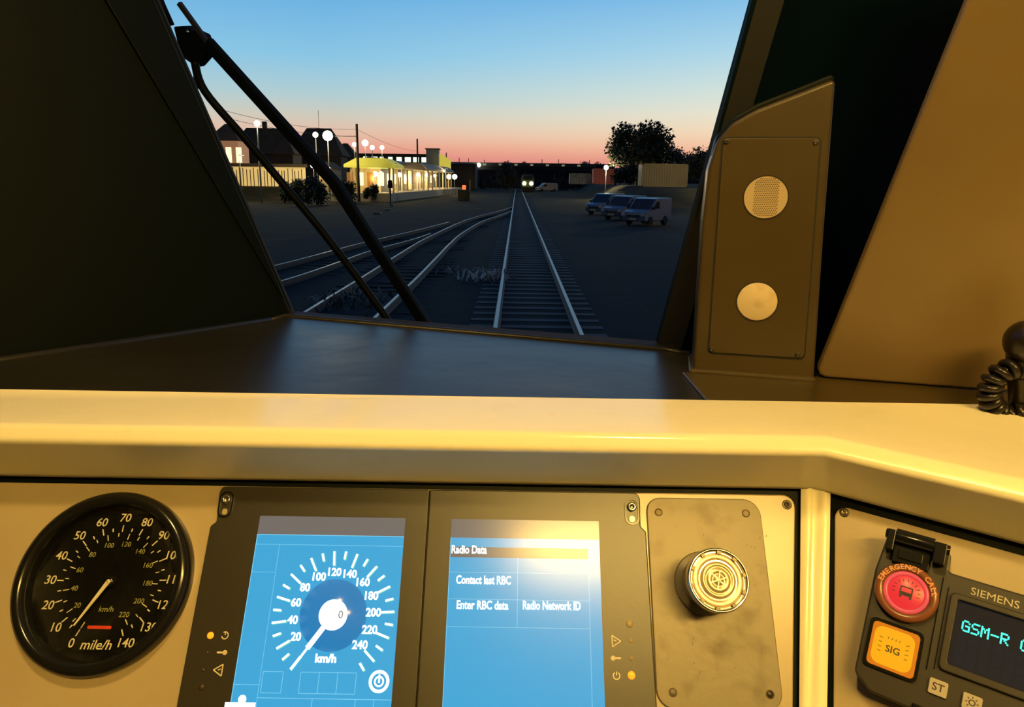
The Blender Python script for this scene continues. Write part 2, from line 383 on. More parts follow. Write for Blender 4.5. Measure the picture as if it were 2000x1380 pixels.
gl0 = L2(1624, 985); gl1 = L2(1618, 1380)
tx, ty = 0.0185, -0.0025
def gx(y): return tx+0.0005+(ty-y)*(gl1[0]-gl0[0])/(gl0[1]-gl1[1])
ROOTB = thing('console', 'cream console carcass, seen as the upright moulding strip between the two panels', 'console', F1)
def w1(x, y, h=0.0): return F1i @ (F1 @ Vector((x, y, h)))
def w2(x, y, h=0.0): return F1i @ (F2 @ Vector((x, y, h)))
# gasket strips (black gap) on both sides and the moulding in between
mb = MB()
yy = [0.034, 0.030, 0.024, 0.0, -0.07, -0.14, -0.215]
def main_edge(y): return 0.3052+(y-gt)*(0.3052-0.2667)/(gt+0.21)
f2off = F1i @ MP
def right_edge(y): return main_edge(y)        # mirrored about the mitre, see below
rows_m = []
NR = 7
for y in yy:
    xl = main_edge(y)+0.0052
    mitx = f2off.x+(y-f2off.y)*((-0.095/ -0.285)*0.0+0.1942)   # along the crease of the two planes
    rows_m.append((xl, y))
crease = (F1i.to_3x3() @ N1.cross(N2)).normalized(); crease = crease if crease.y > 0 else -crease
def crease_pt(y): 
    t = (y-f2off.y)/crease.y; return f2off+crease*t
V = []; Fm = []
for (xl, y) in rows_m:
    c = crease_pt(y); a = Vector((xl, y, -0.001)); c2 = F2i @ (F1 @ c)
    b = w2(gx(c2.y)-0.0050, c2.y, -0.001)
    for k in range(9):
        t = k/8
        p = a.lerp(c, t*2) if t < 0.5 else c.lerp(b, (t-0.5)*2)
        inward = (0.004*(1-(2*t-1)**4)) - 0.010*max(0, 1-abs(2*t-1)*2.2)**2*0.35
        V.append(p+Vector((0,0,1))*inward)
for i in range(len(yy)-1):
    for k in range(8): Fm.append((i*9+k, i*9+k+1, (i+1)*9+k+1, (i+1)*9+k))
mb.add(V, Fm, 0, True)
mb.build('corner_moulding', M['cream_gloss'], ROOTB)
mb = MB()
bk = -0.006
mb.box(-1.25, 0.320, -0.23, 0.036, -0.030, bk)
mb.build('carcass', M['black_trim'], ROOTB)
mb = MB(); Tr = F1i @ F2
mb.box(-0.012, 0.62, -0.26, 0.034, -0.030, bk, 0, Tr)
mb.build('carcass', M['black_trim'], ROOTB)

# --- right panel
ROOT2 = thing('instrument_panel', 'cream angled panel at right carrying the cab radio', 'control panel', F2)
rp = rpoly([(gx(-0.26), -0.26), (0.60, -0.26), (0.60, ty-0.001), (gx(ty)-0.001, ty-0.001)], [0, 0, 0, 0.009])
MB().prism(rp, -0.010, 0.0).build('panel_plate', M['cream'], ROOT2, 0.0012)
screw(ROOT2, 0.0267, -0.0085, 0, 0.0026, 'steel')

# --- speedometer
GF = local(F1, -0.2889, -0.0558)
GF = GF @ Matrix.Translation((0, 0, 0.005))
G = thing('speedometer', 'round black dial speedometer in mile/h on the cream panel at left', 'gauge', GF)
MB().lathe([(0.0728, -0.005), (0.0730, 0.002), (0.0715, 0.0065), (0.068, 0.009), (0.064, 0.0085), (0.0625, 0.006), (0.0615, 0.0), (0.0605, -0.004)], 0, 0, 96).build('bezel', M['black_gloss'], G)
MB().prism(circ(0, 0, 0.0625, 96), -0.0046, -0.004).build('dial_face', M['dial'], G)
zf = -0.0038; dcx, dcy = 0.0045, -0.0006
mk = MB(); mk2 = MB(); nm = MB(); nm2 = MB()
def dpos(a, r): return dcx+r*sin(a), dcy+r*cos(a)
for k in range(29):
    a = radians(-156+k*310/28); major = k % 2 == 0
    x0, y0 = dpos(a, 0.0405 if major else 0.0412); x1, y1 = dpos(a, 0.0460 if major else 0.0440)
    mk.line(x0, y0, x1, y1, 0.0009, zf, zf+0.0003)
    if major:
        x, y = dpos(a, 0.0520); nm.text(str(k//2*10), 0.0098 if k else 0.0098, x, y, zf, 0, 0.00015, 0.00004, 0.12)
for k in range(23):
    a = radians(-156+k*10/1.609344*310/140); major = k % 2 == 0
    x0, y0 = dpos(a, 0.0345 if major else 0.0365); x1, y1 = dpos(a, 0.0395)
    mk2.line(x0, y0, x1, y1, 0.0007, zf, zf+0.0003)
    if major and k > 0:
        x, y = dpos(a, 0.0305); nm2.text(str(k*10), 0.0058, x, y, zf, 0, 0.00015, 0.0, 0.12)
nm.text('mile/h', 0.0105, dcx-0.0005, dcy-0.0485, zf, 0, 0.00015, 0.00005, 0.2)
nm2.text('km/h', 0.0062, dcx+0.001, dcy-0.0215, zf, 0, 0.00015, 0, 0.12)
mk.build('mile_scale', M['cream_mark'], G); mk2.build('kilometre_scale', M['cream_mark'], G)
nm.build('mile_numerals', M['cream_mark'], G); nm2.build('kilometre_numerals', M['dim_mark'], G)
MB().prism(rrect(dcx-0.011, dcx+0.009, dcy-0.0365, dcy-0.0340, 0.0012), zf, zf+0.0003).build('warning_mark', M['red_mark'], G)
a = radians(-150); x1, y1 = dpos(a, 0.0395)
mb = MB(); px_, py_ = cos(a)*0.0017, -sin(a)*0.0017
mb.prism([(dcx-px_, dcy-py_), (x1-px_*0.35, y1-py_*0.35), (x1+px_*0.35, y1+py_*0.35), (dcx+px_, dcy+py_)], 0.0005, 0.0013)
mb.lathe([(0.0017, 0.0005), (0.0017, 0.0013), (0, 0.0014)], dcx, dcy, 16)
mb.build('needle', M['cream_mark'], G)
MB().lathe([(0.0045, -0.0038), (0.0045, 0.0003), (0, 0.0004)], dcx, dcy, 24).build('needle_hub', M['black_gloss'], G)
MB().prism(circ(0, 0, 0.0616, 96), 0.0035, 0.0042).build('glass_cover', M['gauge_glass'], G)

# --- driver displays
def led(parent, x, y, z, r, m_):
    return MB().lathe([(r, z), (r, z+0.0004), (r*0.6, z+0.0009), (0, z+0.001)], x, y, 20).build('indicator_lamp', M[m_], parent)
HT = 0.006
def bracket(parent, x, y, flip):
    s = MB(); s.ringprism(rrect(x-0.0062, x+0.0062, y-0.0135, y+0.0085, 0.0058), rrect(x-0.0050, x+0.0050, y-0.0123, y+0.0073, 0.0047), HT, HT+0.0012)
    s.build('bracket_slot', M['black_gloss'], parent)
    s = MB(); s.lathe([(0.0040, HT), (0.0040, HT+0.002), (0.0032, HT+0.0028), (0.0018, HT+0.0028), (0.0016, HT+0.0012), (0, HT+0.0012)], x, y+0.0015, 24)
    s.build('screw', M['steel'], parent)
    MB().prism(rrect(x-0.0022, x+0.0022, y-0.0112, y-0.0062, 0.0018), HT, HT+0.0004).build('slot_plate', M['brass'], parent)

D1 = thing('display_screen', 'left driver display showing a white km/h speed dial on blue', 'screen', F1, 'driver displays on the sloping panel')
hp = rpoly([(-0.2080, -0.200), (-0.0205, -0.200), (-0.0205, 0.0238), (-0.2035, 0.0238), (-0.2055, 0.0185), (-0.2035, -0.0065), (-0.2080, -0.0105)], [0.002, 0, 0, 0.004, 0.003, 0.002, 0.003])
MB().prism(hp, 0.0, HT).build('housing', M['bezel'], D1, 0.001)
bracket(D1, -0.1975, 0.0105, 1)
zs = HT+0.0003
x0, x1, yt, yb = -0.1659, -0.0396, -0.0012, -0.190
MB().box(x0, x1, yb, yt, HT-0.001, zs).build('screen_glass', M['scr_blue'], D1)
MB().box(x0, x1, yt-0.0155, yt, zs, zs+0.0001).build('status_bar', M['scr_grey'], D1)
zl = zs+0.0001
ln = MB()
ln.line(x0, yt-0.0155, x1, yt-0.0155, 0.0006, zl, zl+0.0001)
ln.line(x0+0.0003, yt-0.0155, x0+0.0003, yb, 0.0006, zl, zl+0.0001)
ln.line(x0, yt-0.0235, x1, yt-0.0235, 0.0004, zl, zl+0.00005)
xc = x0+0.0205
ln.line(xc, yt-0.0235, xc, -0.150, 0.0004, zl, zl+0.00005)
for y in (-0.047, -0.131): ln.line(x0, y, xc, y, 0.0004, zl, zl+0.00005)
def box_out(b, X0, X1, Y0, Y1, t=0.0005):
    b.line(X0, Y0, X1, Y0, t, zl, zl+0.0001); b.line(X0, Y1, X1, Y1, t, zl, zl+0.0001)
    b.line(X0, Y0, X0, Y1, t, zl, zl+0.0001); b.line(X1, Y0, X1, Y1, t, zl, zl+0.0001)
box_out(ln, -0.1435, -0.1275, -0.1365, -0.1215)
for k in range(3): box_out(ln, -0.1135+k*0.0148, -0.0987+k*0.0148, -0.1365, -0.1215)
ln.line(xc, -0.140, x1, -0.140, 0.0005, zl, zl+0.0001)
for x in (-0.102, -0.0680, -0.0535): ln.line(x, -0.140, x, -0.155, 0.0005, zl, zl+0.0001)
ln.build('grid_lines', M['scr_line'], D1)
dx, dy = -0.0929, -0.0792
MB().lathe([(0.0275, zl), (0.0275, zl+0.00005), (0, zl+0.00006)], dx, dy, 64).build('dial_disc', M['scr_blue2'], D1)
tk = MB(); nu = MB(); gr = MB()
for k in range(26):
    a = radians(-144+k*11.52); mj = k % 2 == 0
    r0 = 0.0385 if mj else 0.0435; r1_ = 0.0500
    tk.line(dx+r0*sin(a), dy+r0*cos(a), dx+r1_*sin(a), dy+r1_*cos(a), 0.0017, zl, zl+0.0002)
    gr.line(dx+0.0006+(r0-0.0004)*sin(a), dy-0.0004+(r0-0.0004)*cos(a), dx+0.0006+(r1_+0.0003)*sin(a), dy-0.0004+(r1_+0.0003)*cos(a), 0.0021, zl, zl+0.0001)
    if mj and k > 0 and k <= 24:
        x, y = dx+0.0330*sin(a), dy+0.0330*cos(a)
        nu.text(str(k*10), 0.0088, x, y, zl+0.0001, 0, 0.0001, 0.00030, sx=0.95)
gr.build('tick_fringe', M['scr_halo'], D1); tk.build('tick_marks', M['scr_white'], D1)
nu.text('km/h', 0.0085, dx-0.002, dy-0.0325, zl+0.0001, 0, 0.0001, 0.00038, sx=1.0)
nu.build('dial_numerals', M['scr_white'], D1)
a = radians(-144.5); mb = MB()
mb.lathe([(0.0118, zl), (0.0118, zl+0.0003), (0, zl+0.0003)], dx, dy, 48)
mb.line(dx, dy, dx+0.031*sin(a), dy+0.031*cos(a), 0.0042, zl, zl+0.0003)
mb.line(dx+0.030*sin(a), dy+0.030*cos(a), dx+0.050*sin(a), dy+0.050*cos(a), 0.0018, zl, zl+0.0003)
mb.build('speed_pointer', M['scr_white'], D1)
MB().text('0', 0.0085, dx+0.0062, dy, zl+0.0004, 0, 0.00005).build('speed_value', M['scr_grey'], D1)
mb = MB(); ix, iy = L1(743, 1329)
mb.ringprism(circ(ix, iy, 0.0082), circ(ix, iy, 0.0058), zl, zl+0.0002); mb.ringprism(circ(ix, iy, 0.0040), circ(ix, iy, 0.0027), zl, zl+0.0003)
mb.line(ix, iy-0.001, ix, iy+0.0050, 0.0014, zl, zl+0.0003)
mb.build('power_symbol', M['scr_white'], D1)
mb = MB(); ix, iy = L1(475, 1372)
mb.box(ix-0.012, ix+0.012, iy-0.018, iy+0.001, zl, zl+0.0002); mb.lathe([(0.0032, zl), (0.0032, zl+0.0002), (0, zl+0.0002)], ix+0.001, iy+0.003, 20); mb.box(ix-0.001, ix+0.003, iy, iy+0.004, zl, zl+0.0002)
mb.build('cab_symbol', M['scr_white'], D1)
def icons(parent, xi, xl, ys, flip):
    i = MB(); t0, t1 = HT, HT+0.0002
    x, y = xi, ys[0]                                # power arc
    a0 = radians(125 if not flip else 55)
    pts = [(x+0.0026*cos(a0+t*radians(290)/14*(-1)), y+0.0026*sin(a0-t*radians(290)/14)) for t in range(15)]
    for p, q in zip(pts, pts[1:]): i.line(p[0], p[1], q[0], q[1], 0.0008, t0, t1)
    i.line(x, y+0.0003, x+0.0001, y+0.0030, 0.0007, t0, t1)
    x, y = xi, ys[1]                                # thermometer
    sgn = 1 if not flip else -1
    i.prism(circ(x+sgn*0.0022, y, 0.0018, 16), t0, t1); i.prism(rrect(x-0.0042, x+0.0042, y-0.0007, y+0.0007, 0.0006), t0, t1)
    x, y = xi-0.0004*sgn, ys[2]                     # warning triangle lying on its side
    P = [(x-sgn*0.0042, y), (x+sgn*0.0028, y+0.0042), (x+sgn*0.0028, y-0.0042)]
    for p, q in zip(P, P[1:]+P[:1]): i.line(p[0], p[1], q[0], q[1], 0.0008, t0, t1)
    i.line(x-0.0006*sgn, y, x+0.0016*sgn, y+0.0008, 0.0007, t0, t1)
    i.build('icon_marks', M['cream_mark'], parent)
p0 = L1(417, 1240); 
ys = [L1(445, 1240)[1], L1(441, 1273)[1], L1(436, 1307)[1]]
icons(D1, L1(445, 1240)[0], p0[0], ys, False)
led(D1, p0[0], p0[1], HT, 0.0026, 'led_on')
led(D1, *L1(411, 1273), HT, 0.0012, 'led_dark'); led(D1, *L1(403, 1307), HT, 0.0012, 'led_dark'); led(D1, *L1(400, 1340), HT, 0.0022, 'led_dark')

D2 = thing('display_screen', 'right driver display showing the Radio Data menu on blue', 'screen', F1, 'driver displays on the sloping panel')
hp = rpoly([(-0.0198, -0.200), (0.1690, -0.200), (0.1690, -0.0090), (0.1645, -0.0050), (0.1655, 0.0185), (0.1630, 0.0238), (-0.0198, 0.0238)], [0, 0.002, 0.003, 0.003, 0.003, 0.004, 0])
MB().prism(hp, 0.0, HT).build('housing', M['bezel'], D2, 0.001)
bracket(D2, 0.1575, 0.0098, -1)
x0, x1 = 0.0006, 0.1282
MB().box(x0, x1, yb, yt, HT-0.001, zs).build('screen_glass', M['scr_blue'], D2)
MB().box(x0, x1, yt-0.0155, yt, zs, zs+0.0001).build('status_bar', M['scr_grey'], D2)
MB().box(x0, x1-0.0100, yt-0.0315, yt-0.0230, zs, zs+0.0001).build('title_bar', M['scr_grey'], D2)
ln = MB()
for y in (-0.0445, -0.0655, -0.0865): ln.line(x0, y, x1-0.0100, y, 0.0004, zl, zl+0.0001)
ln.line(x0+0.0002, yt-0.0155, x0+0.0002, yb, 0.0005, zl, zl+0.0001)
ln.line(x1-0.0100, -0.0325, x1-0.0100, yb, 0.0005, zl, zl+0.0001); ln.line(0.0585, -0.0325, 0.0585, -0.0865, 0.0005, zl, zl+0.0001)
ln.build('grid_lines', M['scr_line'], D2)
def scr_text(st, p, wpx):                       # text centred between two picture points of its own baseline row
    a_, b_ = L1(*p, HT), L1(p[0]+wpx, p[1], HT); wd = b_[0]-a_[0]
    t = MB().text(st, 0.0092, 0, 0, 0, 0, 0.00005, 0.00026, align='LEFT')
    mxx = max(v.x for v in t.v); mn = min(v.x for v in t.v); k = wd/(mxx-mn)
    for v in t.v: v.x = a_[0]+(v.x-mn)*k; v.y += a_[1]; v.z += zl+0.0001
    return t
T_ = [('Radio Data', (882, 1073), 69), ('Contact last RBC', (891, 1132), 107), ('Enter RBC data', (892, 1181), 101), ('Radio Network ID', (1021, 1182), 113)]
tt = MB()
for st, p, wpx in T_:
    t = scr_text(st, p, wpx); k = len(tt.v); tt.v += t.v; tt.f += [[i+k for i in f] for f in t.f]; tt.m += t.m; tt.sm += t.sm
tt.build('menu_text', M['scr_white'], D2)
ys = [L1(1203, 1318)[1], L1(1201, 1284)[1], L1(1199, 1251)[1]]
icons(D2, L1(1201, 1290)[0], 0, ys, True)
led(D2, *L1(1231, 1317), HT, 0.0030, 'led_on')
led(D2, *L1(1230, 1285), HT, 0.0015, 'led_off'); led(D2, *L1(1229, 1251), HT, 0.0017, 'led_off'); led(D2, *L1(1227, 1218), HT, 0.0028, 'led_off')

# --- worn plate with the mushroom plunger
P1 = thing('mounting_plate', 'scuffed grey metal plate with round corners and four rivets', 'plate', F1)
pr = rpoly([(0.1700, -0.1430), (0.2700, -0.1430), (0.2715, 0.0205), (0.1715, 0.0205)], [0.013, 0.013, 0.015, 0.012])
MB().prism(pr, 0.0, 0.0026).build('plate', M['worn'], P1, 0.0008)
for px, py, m_ in ((1285, 1001, 'cream'), (1455, 1003, 'cream'), (1313, 1351, 'worn'), (1502, 1355, 'dark_metal')):
    x, y = L1(px, py); s = MB()
    s.lathe([(0.0034, 0.0026), (0.0034, 0.0030), (0.0027, 0.0032), (0.0026, 0.0027)], x, y, 24, 1); s.lathe([(0.0026, 0.0026), (0.0024, 0.0031), (0, 0.0033)], x, y, 24, 0)
    s.build('rivet', [M[m_], M['scratch']], P1)
sc_ = MB()
for k in range(26):
    px = random.choice([random.uniform(1340, 1395), random.uniform(1445, 1495), random.uniform(1290, 1510)]); py = random.choice([random.uniform(1240, 1300), random.uniform(1045, 1090), random.uniform(1060, 1330)])
    if hypot(px-1395, py-1135) < 62: continue
    x, y = L1(px, py); a = random.uniform(-0.6, 0.6)+pi/2*0.8; l = random.uniform(0.0006, 0.003)
    sc_.line(x, y, x+l*cos(a), y+l*sin(a), 0.0005, 0.0026, 0.00265)
o_ = sc_.build('scratches', M['scratch'], P1); o_['kind'] = 'stuff'
hk = 0.046
hx, hy = L1(1404, 1132, hk)
KF = local(F1, hx, hy, 0.0026)
K = thing('push_button', 'brass coloured mushroom plunger standing on the scuffed metal plate', 'button', KF)
MB().lathe([(0.0255, 0), (0.0255, 0.0016), (0.0245, 0.0026), (0.0205, 0.0028), (0.0195, 0.0040), (0.0180, 0.0080), (0.0165, 0.0085)], 0, 0, 48).build('collar', M['worn'], K)
MB().lathe([(0.0135, 0.004), (0.0128, 0.020), (0.0120, 0.030)], 0, 0, 40).build('stem', M['dark_metal'], K)
zk = hk-0.0026
MB().lathe([(0.0125, zk-0.020), (0.0215, zk-0.0165), (0.0240, zk-0.012), (0.0243, zk-0.002), (0.0238, zk), (0.0228, zk+0.0004), (0.0215, zk-0.0008), (0.0212, zk-0.0030)], 0, 0, 64).build('head_rim', M['steel'], K)
MB().lathe([(0.0216, zk-0.004), (0.0205, zk-0.0030), (0.0175, zk-0.0022), (0.0150, zk-0.0030), (0.0142, zk-0.0040)], 0, 0, 64).build('head_ring', M['brass'], K)
mb = MB().lathe([(0.0145, zk-0.005), (0.0140, zk-0.0022), (0.0125, zk-0.0006), (0.0112, zk-0.0004), (0.0104, zk-0.0012), (0.0094, zk-0.0012), (0.0088, zk-0.0003), (0.0060, zk), (0.0052, zk-0.0010), (0.0040, zk-0.0010), (0.0034, zk), (0, zk+0.0002)], 0, 0, 64)
for k in range(6):
    a = k*pi/3+0.3; mb.line(0.0012*cos(a), 0.0012*sin(a), 0.0075*cos(a), 0.0075*sin(a), 0.0007, zk, zk+0.0004)
mb.build('centre_cap', M['brass'], K)
mb = MB()
for k in range(10):
    a = 2*pi*k/10+0.2; c_, s_ = cos(a), sin(a); T = Matrix.Rotation(a, 4, 'Z'); mb.box(0.0198, 0.0226, -0.0016, 0.0016, zk-0.0022, zk-0.0002, 0, T)
mb.build('rim_notches', M['dark_metal'], K)

# --- cab radio
RT = 0.020
RD = thing('cab_radio', 'dark cab radio with display and lit keys on the right panel', 'radio', F2)
bp = rpoly([(0.0605, -0.128), (0.0730, -0.1375), (0.0985, -0.1380), (0.300, -0.1380), (0.300, -0.0350), (0.1075, -0.0350), (0.1075, -0.0200), (0.0635, -0.0200), (0.0600, -0.050)], [0.006, 0.004, 0.002, 0.004, 0.004, 0.003, 0.004, 0.004, 0.003])
MB().prism(bp, 0.0, RT).build('housing', M['radio'], RD, 0.0015)
# key column raised seam and display surround
mb = MB(); mb.line(0.1052, -0.040, 0.1050, -0.108, 0.0008, RT, RT+0.0008); mb.line(0.1095, -0.046, 0.1095, -0.106, 0.0006, RT, RT+0.0007)
mb.build('seam', M['black_gloss'], RD)
mb = MB().ringprism(rrect(0.1115, 0.292, -0.1045, -0.0485, 0.004), rrect(0.1165, 0.286, -0.0990, -0.0530, 0.002), RT, RT+0.0035)
mb.build('display_surround', M['radio'], RD, 0.0010)
MB().box(0.1165, 0.286, -0.0990, -0.0530, RT, RT+0.0006).build('display', M['lcd'], RD)
mb = MB()
for r_ in range(4):
    for c_ in range(22):
        X = 0.1225+c_*0.0072; Y = -0.0705-r_*0.0078 - 0.0078
        if Y < -0.0975: continue
        mb.box(X-0.0028, X+0.0028, Y-0.0033, Y+0.0033, RT+0.0006, RT+0.0007)
mb.build('display_cells', M['lcd_dot'], RD)
F57 = {'G': ["01110","10001","10000","10111","10001","10001","01111"], 'S': ["01111","10000","10000","01110","00001","00001","11110"],
 'M': ["10001","11011","10101","10101","10001","10001","10001"], '-': ["00000","00000","00000","11111","00000","00000","00000"], 'R': ["11110","10001","10001","11110","10100","10010","10001"], ' ': ["00000"]*7}
mb = MB(); X = 0.1213; px = 0.00100
for ch in 'GSM-R G':
    for r_, row in enumerate(F57[ch]):
        for c_, b_ in enumerate(row):
            if b_ == '1': mb.box(X+c_*px-px*0.02, X+(c_+1)*px*1.0, -0.0655-(r_+1)*px*1.12, -0.0655-r_*px*1.12, RT+0.0007, RT+0.0009)
    X += px*5+0.0008
mb.build('display_text', M['lcd_txt'], RD)
t = MB().text('SIEMENS', 0.0076, 0, 0, RT, 0, 0.0003, 0.0, align='LEFT')
mn = min(v.x for v in t.v); mxx = max(v.x for v in t.v)
for v in t.v: v.x = 0.1232+(v.x-mn)*0.0292/(mxx-mn); v.y += -0.0437
t.build('maker_name', M['brand'], RD)
# hinged guard
HB = MB()
HB.box(0.0645, 0.0700, -0.0330, -0.0170, RT, RT+0.012); HB.box(0.0965, 0.1045, -0.0330, -0.0170, RT, RT+0.012)
HB.box(0.0700, 0.0965, -0.0255, -0.0150, RT, RT+0.010)
HB.tube([(0.0630, -0.0205, RT+0.008), (0.1065, -0.0205, RT+0.008)], 0.0038, 16)
HB.box(0.0700, 0.0950, -0.0400, -0.0255, RT, RT+0.005); HB.box(0.0735, 0.0905, -0.0365, -0.0290, RT+0.005, RT+0.0062)
HB.build('guard_hinge', M['black_gloss'], RD, 0.0008)
cxr, cyr = 0.0838, -0.0600
# lid ring round the red key
mb = MB().lathe([(0.0212, RT), (0.0215, RT+0.004), (0.0205, RT+0.006), (0.0160, RT+0.0064), (0.0157, RT+0.0052)], cxr, cyr, 64)
mb.build('guard_ring', M['rust'], RD)
MB().lathe([(0.0153, RT), (0.0153, RT+0.0056), (0.0126, RT+0.0060), (0.0124, RT+0.0048)], cxr, cyr, 56).build('emergency_key_rim', M['red_ring'], RD)
MB().lathe([(0.0126, RT), (0.0126, RT+0.0050), (0.0118, RT+0.0056), (0, RT+0.0058)], cxr, cyr, 56).build('emergency_key', M['red_lit'], RD)
mb = MB(); z_ = RT+0.0058
mb.ringprism(rrect(cxr-0.0043, cxr+0.0043, cyr-0.0030, cyr+0.0040, 0.0008), rrect(cxr-0.0034, cxr+0.0034, cyr-0.0002, cyr+0.0031, 0.0004), z_, z_+0.0002)
for sx in (-1, 1): mb.box(cxr+sx*0.0033-0.0008, cxr+sx*0.0033+0.0008, cyr-0.0046, cyr-0.0028, z_, z_+0.0002); 
mb.ringprism(rrect(cxr-0.0018, cxr+0.0018, cyr-0.0026, cyr-0.0010, 0.0003), rrect(cxr-0.0012, cxr+0.0012, cyr-0.0021, cyr-0.0014, 0.0001), z_, z_+0.0002)
for k in range(11):
    a = radians(-105+k*21); mb.line(cxr+0.0075*sin(a), cyr+0.0006+0.0070*cos(a), cxr+0.0095*sin(a), cyr+0.0006+0.0090*cos(a), 0.0005, z_, z_+0.0002)
mb.build('train_symbol', M['ink'], RD)
mb = MB(); st = 'EMERGENCY CALL'
for k, ch in enumerate(st):
    a = radians(-76+k*152/(len(st)-1)); 
    if ch != ' ': mb.text(ch, 0.0053, cxr+0.0184*sin(a), cyr+0.0184*cos(a), RT+0.0064, -a, 0.0001, 0.00012)
mb.build('emergency_lettering', M['orange_ink'], RD)
# amber key
MB().ringprism(rrect(0.0645, 0.1005, -0.1205, -0.0845, 0.004), rrect(0.0668, 0.0984, -0.1185, -0.0868, 0.003), RT, RT+0.0022).build('signal_key_surround', M['black_gloss'], RD)
MB().prism(rrect(0.0670, 0.0982, -0.1183, -0.0870, 0.003), RT, RT+0.0030).build('signal_key_edge', M['amber_edge'], RD)
MB().prism(rrect(0.0690, 0.0958, -0.1163, -0.0892, 0.006), RT+0.003, RT+0.0034).build('signal_key', M['amber_lit'], RD)
mb = MB().text('SIG', 0.0068, 0.0826, -0.1040, RT+0.0034, 0, 0.0001, 0.0001)
for k in range(4): mb.line(0.0785+k*0.0025, -0.0955, 0.0783+k*0.0026, -0.0970, 0.0004, RT+0.0034, RT+0.0036)
for sx in (-1, 1):
    for k in range(4): mb.line(0.0826+sx*0.0078, -0.0975-k*0.0032, 0.0826+sx*0.0100, -0.0968-k*0.0034, 0.0004, RT+0.0034, RT+0.0036)
mb.build('signal_lettering', M['ink'], RD)
for nm_, (X, Y), tx_ in (('key', (0.1139, -0.1171), 'ST'), ('key', (0.1345, -0.1183), 'sun'), ('key', (0.1560, -0.1195), '')):
    kb = MB().prism(rrect(X-0.0058, X+0.0058, Y-0.0053, Y+0.0053, 0.0012), RT, RT+0.0024).build(nm_, M['key'], RD, 0.0005)
    mb = MB()
    if tx_ == 'ST': mb.text('ST', 0.0072, X, Y, RT+0.0024, 0, 0.0001, 0.0001)
    elif tx_ == 'sun':
        mb.ringprism(circ(X, Y, 0.0021, 24), circ(X, Y, 0.0014, 24), RT+0.0024, RT+0.0026)
        for k in range(8): a = k*pi/4; mb.line(X+0.0027*cos(a), Y+0.0027*sin(a), X+0.0040*cos(a), Y+0.0040*sin(a), 0.0006, RT+0.0024, RT+0.0026)
    else: mb.line(X-0.003, Y, X+0.003, Y, 0.0008, RT+0.0024, RT+0.0026)
    mb.build('key_marking', M['ink'], kb)
MB().box(0.1005, 0.1900, -0.1378, -0.1330, RT, RT+0.003).build('lower_lip', M['black_gloss'], RD, 0.0008)

# ---------------------------------------------------------------- dashboard deck, walls, windscreen
ZD = ZT-0.004
GL = onz(575, 607, ZD+0.004); GR = onz(1286, 666, ZD+0.004)
bdir = (GR-GL).normalized(); back = Vector((0,0,1)).cross(bdir).normalized()      # points forward, out of the cab
RK = radians(14)
gup = (Vector((0,0,1))*cos(RK) - back*sin(RK)).normalized()                         # glass leans back over the driver
gn = bdir.cross(gup).normalized()                                                   # towards the driver
if gn.y > 0: gn = -gn
def onglass(px, py, off=0.0): return hit(px, py, GL-gn*off, gn)
TLg = onglass(306, -12); TRg = onglass(1473, -12)
# extend edges above the frame
TL2 = GL+(TLg-GL)*1.35; TR2 = GR+(TRg-GR)*1.35

DL0 = onz(0, 705, ZD); DL1 = onz(530, 626, ZD)
DLx = DL0+(DL0-DL1)*1.6
DR = onz(1345, 692, ZD)
LB = onz(560, 617, ZD)
tcl = (YB-0.01-DL0.y)/(DL0.y-DL1.y); DLx = DL0+(DL0-DL1)*tcl
deckpts = [Vector((1.3, YB-0.01, ZD)), Vector((1.3, 0.98, ZD)), Vector((0.62, 0.98, ZD)), Vector((DR.x+0.06, DR.y+0.02, ZD)), DR, onz(1296, 683, ZD), LB, DL1, DL0, DLx]
mb = MB().prism([(p.x, p.y) for p in deckpts], ZD-0.02, ZD)
dk = mb.build('dashboard_deck', M['deck']); tag(dk, 'dark glossy dashboard deck between the cream ledge and the windscreen', 'dashboard')
# raised lip along the left and the sill ridge
st_ = MB()
def lip(pts, r, b): b.tube([p+Vector((0,0,r*0.1)) for p in pts], r, 12)
lip([DLx, DL0, DL1], 0.005, st_)
struct(st_.build('trim_1', M['deck']))
st_ = MB(); lip([DL1, LB, onz(1296, 683, ZD), DR], 0.004, st_); struct(st_.build('trim_2', M['deck']))
# olive strip at right of the deck
mb = MB(); o0 = onz(1352, 737, ZD); 
mb.prism([(o0.x-0.008, o0.y+0.012), (o0.x-0.008, YB+0.0005), (1.3, YB+0.0005), (1.3, 0.79), (0.60, 0.79)], ZD, ZD+0.003)
struct(mb.build('trim_3', M['olive'], None, 0.001))

# windscreen
W1 = thing('window_1', None, 'window'); W1['kind'] = 'structure'; W1['label'] = 'large raked windscreen with the railway seen through it'
mb = MB(); gq = [GL-bdir*0.02-gup*0.02, GR+bdir*0.02-gup*0.02, TR2+bdir*0.05, TL2-bdir*0.05]
mb.add(gq, [(0,1,2,3)]); mb.build('pane', M['glass'], W1)
def seal(p, q, wd, th, side):                                                        # strip lying on the glass outside the given edge
    d = (q-p).normalized(); o_ = side*wd
    return [p, q, q+o_, p+o_]
sb = MB()
def strip(b, p, q, off, th):
    qd = [p, q, q+off, p+off]; b.add(qd+[v+gn*th for v in qd], [(0,1,2,3),(7,6,5,4),(0,4,5,1),(1,5,6,2),(2,6,7,3),(3,7,4,0)])
strip(sb, GL-bdir*0.02, GR+bdir*0.02, -gup*0.030, 0.012)
lo = gn.cross(TL2-GL).normalized(); lo = lo if lo.x < 0 else -lo
ro = gn.cross(TR2-GR).normalized(); ro = ro if ro.x > 0 else -ro
